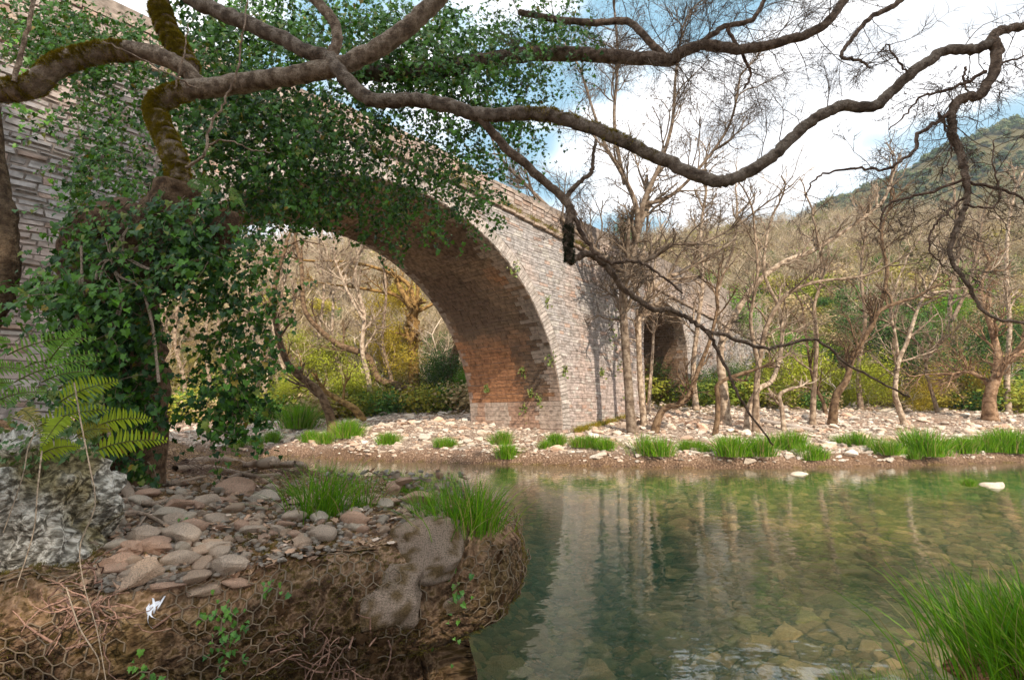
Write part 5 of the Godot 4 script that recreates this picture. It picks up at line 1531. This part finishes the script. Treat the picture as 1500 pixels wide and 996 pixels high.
	for i in 420:
		var X := rng.randf_range(1.0, 13.0)
		if N1.get_noise_1d(X * 70.0) < -0.05: continue
		var k := rng.randf_range(0.10, 0.32)
		dry.add(Basis(Vector3.UP, rng.randf() * TAU).scaled(Vector3.ONE * k), bt * Vector3(X, deck(X) - 0.86, rng.randf_range(0.02, 0.1)), Color(2.2, 0.95, 2.0) * rng.randf_range(0.5, 1.0))
	for i in 110:
		var X := rng.randf_range(8.3, 13.0)
		var k := rng.randf_range(0.15, 0.4)
		var p := bt * Vector3(X, 0, rng.randf_range(0.05, 0.4))
		dry.add(Basis(Vector3.UP, rng.randf() * TAU).scaled(Vector3.ONE * k), Vector3(p.x, terrain(p.x, p.z), p.z), Color(2.4, 1.0, 2.0) * rng.randf_range(0.6, 1.0))
	tag(stuff_part(self, dry, "dry_grass", tuft(rng, 26, 0.5, 0.9, 0.02, 2), MAT.grass), "dry straw-coloured grass on the bridge ledge and by its pier", "grass")
	# weeds rooted in the bridge's joints
	var spots := [[767, 600, 0, 16, "dark-mouthed weed in a hole of the pier under the arch"], [790, 585, 0, 14, "green weed low on the pier under the arch"], [712, 568, 0, 9, "small weed on the far side of the pier"], [765, 543, 0, 10, "weed in the orange stones under the arch"], [805, 525, 0, 12, "weed by the arch's near rim"], [825, 543, 1, 10, "weed on the pale rim of the pier"], [905, 520, 1, 30, "green creeper on the wall left of the plane tree's trunk"], [893, 480, 1, 22, "yellow-green creeper streak on the wall"], [880, 545, 1, 9, "small weed on the sunlit wall"], [70, 185, 2, 18, "tuft of weed in the wall at the picture's edge"], [778, 575, 0, 10, "sprig below the hole in the pier"], [752, 392, 1, 14, "dry sprig on the spandrel above the arch"], [800, 440, 1, 12, "dry weed halfway down the spandrel"]]
	for q in spots:
		var dir := (bt.basis.inverse() * (at(q[0], q[1], 10.0) - EYE)).normalized()
		var org := bt.affine_inverse() * EYE
		var tt := -org.z / dir.z
		if q[2] == 0:        # on the leg or curve of the vault
			var t := 5.0
			while t < 40.0:
				var w := org + dir * t
				if w.z < 0.0 and w.x > 0.0 and Vector2(w.x, maxf(w.y - BSP, 0.0)).length() > BR: break
				t += 0.03
			tt = t - 0.06
		var p := bt * (org + dir * tt + Vector3(0, 0, 0.06))
		var o := thing("wall_weed", p)
		var s := Scatter.new()
		var px := -p.z / 750.0
		for i in 36:
			s.add(leaf_basis(rng, Vector3(0, 0.5, 0.8), rng.randf_range(2.0, 4.5) * px, 0.6), Vector3(rng.randfn() * 0.38, rng.randfn() * (1.1 if q[3] > 20 else 0.5), rng.randfn() * 0.15) * float(q[3]) * px * 0.8, Color(0.09, 0.16, 0.03).lerp(Color(0.22, 0.22, 0.05), rng.randf()))
		stuff_part(o, s, "foliage", LEAF, MAT.ivy)
		tag(o, q[4], "weed", "weeds rooted in the bridge")
func nth(i: int) -> String:
	return ["first", "second", "third", "fourth", "fifth", "sixth", "seventh", "eighth", "ninth", "tenth", "eleventh", "twelfth", "thirteenth", "fourteenth", "fifteenth", "sixteenth", "seventeenth", "eighteenth", "nineteenth", "twentieth", "twenty-first", "twenty-second", "twenty-third", "twenty-fourth", "twenty-fifth", "twenty-sixth", "twenty-seventh", "twenty-eighth", "twenty-ninth", "thirtieth", "thirty-first", "thirty-second", "thirty-third"][i - 1]
func make_debris() -> void:
	var rng := RandomNumberGenerator.new()
	rng.seed = 71
	# fallen leaves on the near bank
	var s := Scatter.new()
	for i in 700:
		var px := rng.randf_range(110.0, 700.0)
		var py := rng.randf_range(690.0, 890.0)
		if py > 900.0 - (px - 150.0) * 0.2: continue
		var p := near_ground(px, py)
		var c := Color(0.48, 0.31, 0.21).lerp(Color(0.30, 0.19, 0.12), rng.randf())
		if rng.randf() < 0.15: c = Color(0.62, 0.48, 0.38)
		if rng.randf() < 0.008: c = Color(0.55, 0.40, 0.03)
		s.add(Basis.from_euler(Vector3(-PI / 2 + rng.randfn() * 0.4, rng.randf() * TAU, rng.randfn() * 0.4)).scaled(Vector3.ONE * rng.randf_range(0.02, 0.05)), p + Vector3(0, 0.012, 0), c)
	tag(stuff_part(self, s, "leaf_litter", LEAF, MAT.litter), "brown fallen leaves among the stones of the near bank", "leaf litter")
	# branches stranded on the near bank and far gravel
	var woods := [[[[150, 745], [185, 738], [225, 742], [262, 730]], 6, 3, 0, "exposed grey root running along the back of the near bank"], [[[160, 770], [185, 755], [215, 758], [240, 772]], 5, 2, 0, "brown root looping over the rounded grey stone"], [[[135, 690], [165, 700], [185, 722], [195, 745]], 8, 4, 0, "thick root coming down from the ivy-clad trunk"], [[[200, 775], [215, 755], [235, 735]], 2, 1, 0, "thin stick leaning on the rounded stone"], [[[155, 700], [200, 712], [245, 712], [300, 700]], 4, 2, 0, "low root behind the flat stones"], [[[255, 690], [310, 688], [370, 700], [410, 698]], 5, 3, 0, "dark driftwood log at the back of the near bank"], [[[330, 705], [375, 690], [430, 682], [445, 690]], 4, 2, 0, "bleached driftwood branch at the back water's edge"], [[[270, 682], [320, 676], [360, 684], [400, 680]], 6, 4, 0, "dark rotting trunk lying by the back channel"], [[[345, 632], [380, 628], [420, 640], [450, 630]], 2.5, 1.5, 1, "thin fallen branch on the far white gravel"], [[[190, 612], [240, 608], [290, 612]], 3, 2, 1, "pale fallen trunk on the far gravel at the left"], [[[1085, 615], [1130, 622], [1165, 628], [1190, 632]], 4, 2.5, 1, "grey log lying across the stones under the thicket"], [[[870, 640], [910, 645], [950, 650], [985, 648]], 3, 2, 1, "roots washed bare at the plane tree's foot"], [[[1395, 600], [1430, 590], [1450, 585]], 3, 2, 1, "pale fallen branch against the gnarled stump"], [[[1260, 662], [1300, 656], [1340, 664]], 2, 1.2, 1, "brown drift branch on the far shore under the tufts"]]
	for w in woods:
		var p := []
		for q in w[0]:
			var g := near_ground(q[0], q[1]) if w[3] == 0 else on_ground(q[0], q[1])
			p.append(g + Vector3(0, w[1] * -g.z / 750.0 * 0.6, 0))
		var root: Vector3 = p[0]
		for i in p.size(): p[i] -= root
		var path := smooth_path(p, 6)
		var k := -root.z / 750.0
		var mb := MB.new()
		mb.tube(path, tapered(path.size(), w[1] * k, w[2] * k), 8, Color(0.42, 0.31, 0.23) if w[3] == 0 else Color(0.62, 0.52, 0.44), 0.12)
		var o := part(self, "driftwood", mb.mesh(), MAT.wood)
		o.position = root
		tag(o, w[4], "driftwood", "roots and driftwood")
	# the tangle of dead twigs at the back of the near bank, and the one under the overhang
	for q in [[[270, 690, 60, 12, 170, 0], "heap of dead twigs and mud at the back of the near bank"], [[420, 692, 40, 9, 90, 0], "knot of grey twigs by the back channel"], [[490, 955, 60, 36, 70, 1], "tangle of pinkish roots under the overhang"], [[120, 900, 70, 50, 60, 1], "dead roots in the dark hollow under the tufa outcrop"]]:
		var w: Array = q[0]
		var root := near_ground(w[0], w[1] if w[5] == 0 else 870.0)
		if w[5] == 1: root = at(w[0], w[1], -root.z - 0.05)
		var mb := MB.new()
		for i in int(w[4]):
			var p := at(w[0] + rng.randfn() * w[2] * 0.5, w[1] + rng.randfn() * w[3] * 0.5, -root.z + rng.randfn() * 0.12) - root
			var d := Vector3(rng.randfn(), rng.randfn() * 0.4, rng.randfn() * 0.5).normalized()
			var pts := PackedVector3Array([p])
			for j in 5:
				d = (d + Vector3(rng.randfn(), rng.randfn(), rng.randfn()) * 0.35).normalized()
				pts.append(pts[-1] + d * w[2] * -root.z / 750.0 * 0.18)
			mb.tube(pts, tapered(6, rng.randf_range(0.002, 0.006), 0.0015), 4, (Color(0.30, 0.20, 0.15) if w[5] == 0 else Color(0.42, 0.24, 0.17)) * rng.randf_range(0.6, 1.3))
		var o := part(self, "twig_heap", mb.mesh(), MAT.wood)
		o.position = root
		tag(o, q[1], "twigs")
	# trailing bare vines in front of the outcrop
	for q in [[[[120, 560], [128, 620], [126, 680], [134, 740], [129, 800], [134, 860], [138, 920], [145, 1010]], "pale vine hanging straight down past the outcrop"], [[[50, 660], [60, 720], [55, 780], [20, 860]], "thin pale vine curving down the tufa outcrop"], [[[10, 610], [40, 625], [42, 660], [20, 700], [8, 780]], "bare bent stalk below the upper fern"], [[[105, 860], [115, 920], [140, 970], [150, 1010]], "thin root dangling in the dark hollow"]]:
		var p := []
		for w in q[0]: p.append(at(w[0] + rng.randfn() * 7.0, w[1], 1.68))
		var root: Vector3 = p[0]
		for i in p.size(): p[i] -= root
		var path := smooth_path(p, 7)
		var mb := MB.new()
		mb.tube(path, tapered(path.size(), 0.0024, 0.0014), 5, Color(0.55, 0.42, 0.30))
		var o := part(self, "vine", mb.mesh(), MAT.wood)
		o.position = root
		tag(o, q[1], "vine")
	# a scrap of white plastic caught in the netting
	var g := near_ground(228, 880)
	var mb := MB.new()
	for i in 9:
		var a := Vector3(rng.randfn() * 0.03, rng.randf_range(0.0, 0.03), 0.03 + rng.randfn() * 0.01)
		mb.blade(a, a + Vector3(rng.randfn() * 0.03, -rng.randf_range(0.04, 0.09), 0.02), Vector3(rng.randfn() * 0.02, 0, 0.03), Vector3(1, rng.randfn() * 0.4, rng.randfn() * 0.4).normalized(), 0.009, 6, Color(0.72, 0.76, 0.84))
	var o := part(self, "plastic_scrap", mb.mesh(), MAT.litter)
	o.position = g
	tag(o, "torn scrap of white plastic caught on the netting's rim", "litter")
